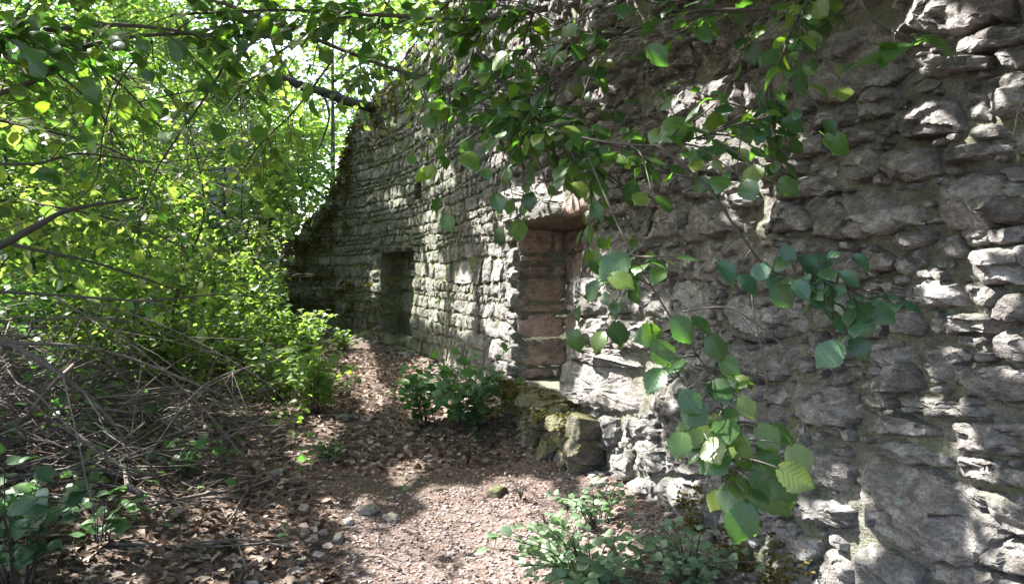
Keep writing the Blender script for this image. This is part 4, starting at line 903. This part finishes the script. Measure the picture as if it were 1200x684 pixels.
# ------------------------------------------------------------------ brush pile
pile = empty('brush_pile', (-2.0, 6.0, .3)); tag(pile, 'big tangled heap of dead grey sticks on the left of the path', 'brush pile')
more = MB()
def stick(base_, dirv, L, r, mb):
    p = [base_]; d = dirv/np.linalg.norm(dirv)
    for _ in range(6): d = d+np.random.normal(0, .17, 3)+np.array([0, 0, -.03]); d /= np.linalg.norm(d); p.append(p[-1]+d*L/6)
    for q_ in p: q_[2] = max(q_[2], gh(q_[0], q_[1])+.015)
    tube(mb, p, [max(.0015, r*(1-.75*i/6)) for i in range(7)], 5)
    if L > .6:
        for _ in range(2):
            i = random.randint(1, 4); dd = d+np.random.normal(0, .5, 3); tube(mb, [p[i], p[i]+dd*L*.12, p[i]+dd*L*.22+np.array([0, 0, .02])], [r*.4, r*.25, .001], 4)
for i in range(1150):
    x = random.gauss(-2.25, .9); y = random.gauss(6.1, 1.2); 
    if x > -.35-.15*max(0, 5-y) or y < 4.1: continue
    hm = (.85+.4*nz(x*1.7, y*1.7, 4))*math.exp(-((x+2.7)/1.25)**2-((y-6.3)/1.5)**2); z = gh(x, y)+hm*random.random()+.03
    a = random.gauss(-.2, 1.1)+(math.pi if random.random() < .5 else 0); L = random.uniform(.5, 1.7); d = np.array([math.cos(a), math.sin(a)*.8, random.gauss(0, .18)])
    r = random.choice([.003, .004, .005, .008, .013]); 
    if i < 280: mb = MB(); stick(np.array([x, y, z])-d*L/2, d, L, r*1.3, mb); mb.build('stick', M_STICK, pile)
    else: stick(np.array([x, y, z])-d*L/2, d, L, r*.8, more)
tag(more.build('small_twigs', M_STICK, pile), kind='stuff')
LP = []
for i in range(2600):
    x = random.gauss(-2.2, .8); y = random.gauss(6.2, 1.1)
    if nz(x*2.2, y*2.2, 8) < .02 or y < 4.2: continue
    LP.append((x, y, gh(x, y)+.85*math.exp(-((x+2.7)/1.25)**2-((y-6.3)/1.5)**2)*random.uniform(.5, 1.2)+.04))
o = leaf_cloud('caught_leaves', np.array(LP[:1100]), RNG.uniform(.05, .10, 1100)[:len(LP[:1100])], M_PLANT, parent=pile); o['kind'] = 'stuff'
o = leaf_cloud('dead_caught_leaves', np.array(LP[1100:]), RNG.uniform(.03, .07, len(LP[1100:])), M_LITTER, parent=pile) if len(LP) > 1150 else None
if o: o['kind'] = 'stuff'
# arching twigs over the pile
for i, (sp_, r) in enumerate([([(-30, 380, 3.2), (60, 430, 3.3), (120, 480, 3.4), (150, 520, 3.5)], .014), ([(0, 400, 3.6), (120, 410, 3.8), (230, 450, 4), (300, 480, 4.2)], .009), ([(60, 345, 4), (150, 400, 4), (230, 470, 4), (290, 540, 4)], .006), ([(100, 350, 4.4), (200, 385, 4.4), (300, 440, 4.4), (340, 475, 4.5)], .006), ([(20, 380, 3.0), (90, 372, 3.1), (180, 385, 3.3), (300, 440, 3.8)], .005), ([(170, 540, 3.9), (220, 470, 3.9), (260, 440, 3.9), (330, 420, 4)], .005)]):
    labs_ = ['thick pale limb leaning down across the left of the brush', 'long curved limb lying along the top of the brush', 'whippy stick arching down to the brush end', 'curved stick reaching over the brush toward the path', 'thin stick skimming the brush crest', 'bent stick rising out of the brush end']
    P_ = spline([at(*p) for p in sp_], 5); root = empty('dead_limb', P_[0]); tag(root, labs_[i], 'dead branch'); mb = MB(); tube(mb, P_, [r*(1-.6*j/len(P_)) for j in range(len(P_))], 7); mb.build('stem', M_STICK, root)
    for _ in range(7): j = random.randint(3, len(P_)-3); dd = np.random.normal(0, .16, 3); mb = MB(); tube(mb, [P_[j], P_[j]+dd, P_[j]+dd*1.9+np.array([0, 0, -.04])], [r*.35, r*.25, .001], 4); mb.build('side_twig', M_STICK, root)
# loose sticks on the floor
SK = [((225, 640), (340, 645), .007, 'straight pale stick lying in the dead leaves at the bottom'), ((255, 590), (290, 672), .006, 'short stick pointing at the viewer in the dead leaves'), ((160, 575), (195, 610), .008, 'stub of a stick in front of the brush pile'),
      ((270, 612), (305, 560), .007, 'thin stick leading from the leaves to the brush'), ((300, 600), (360, 575), .006, 'small stick near the path rim'), ((430, 655), (470, 672), .009, 'dark bark piece on the bright path')]
for (a, b, r, lab) in SK:
    A = gp(*a, .02); B = gp(*b, .02); P_ = spline([A, (A+B)/2+np.array([0, .03, .02]), B], 5); mb = MB(); tube(mb, P_, [r]*len(P_), 6, .2); o = mb.build('fallen_stick', M_STICK); tag(o, lab, 'stick')
tw = MB()
for _ in range(900):
    x = random.uniform(-3.5, 1.2); y = 1.6+8*random.random()**1.4; a = random.uniform(0, 3.14); L = random.uniform(.06, .3); A = np.array([x, y, gh(x, y)+.012]); B = A+np.array([math.cos(a)*L, math.sin(a)*L, 0]); B[2] = gh(B[0], B[1])+.02
    tube(tw, [A, (A+B)/2+np.array([0, 0, .008]), B], [.0022, .002, .001], 4)
tag(tw.build('fallen_twigs', M_STICK), 'tiny twigs littering the woodland floor', kind='stuff')
# grass tuft under the ledge
gt = []; 
for (px, py) in ((665, 600), (640, 620), (610, 585), (560, 520)):
    b0 = gp(px, py); root = empty('grass_tuft', b0); tag(root, {665: 'thin green grass tuft just below the mossy ledge', 640: 'dry straw coloured grass tuft beside the spreading plant', 610: 'sparse grass sprouting near the dark mossy stone', 560: 'grass tuft in the shade of the wall shrub'}[px], 'grass tuft'); mb = MB()
    for _ in range(34):
        a = random.uniform(0, 6.28); L = random.uniform(.08, .2); t1 = b0+np.array([math.cos(a)*L*.3, math.sin(a)*L*.3, L*.7]); t2 = b0+np.array([math.cos(a)*L*.8, math.sin(a)*L*.8, L*.75]); tube(mb, spline([b0, t1, t2], 3), [.0018]*6+[.0006], 3)
    mb.build('blades', M_PLANT if px in (665, 560) else M_STICK, root)
print('objects', len(bpy.data.objects), 'tris~', sum(len(o.data.loops)-2*len(o.data.polygons) for o in bpy.data.objects if o.type == 'MESH'))
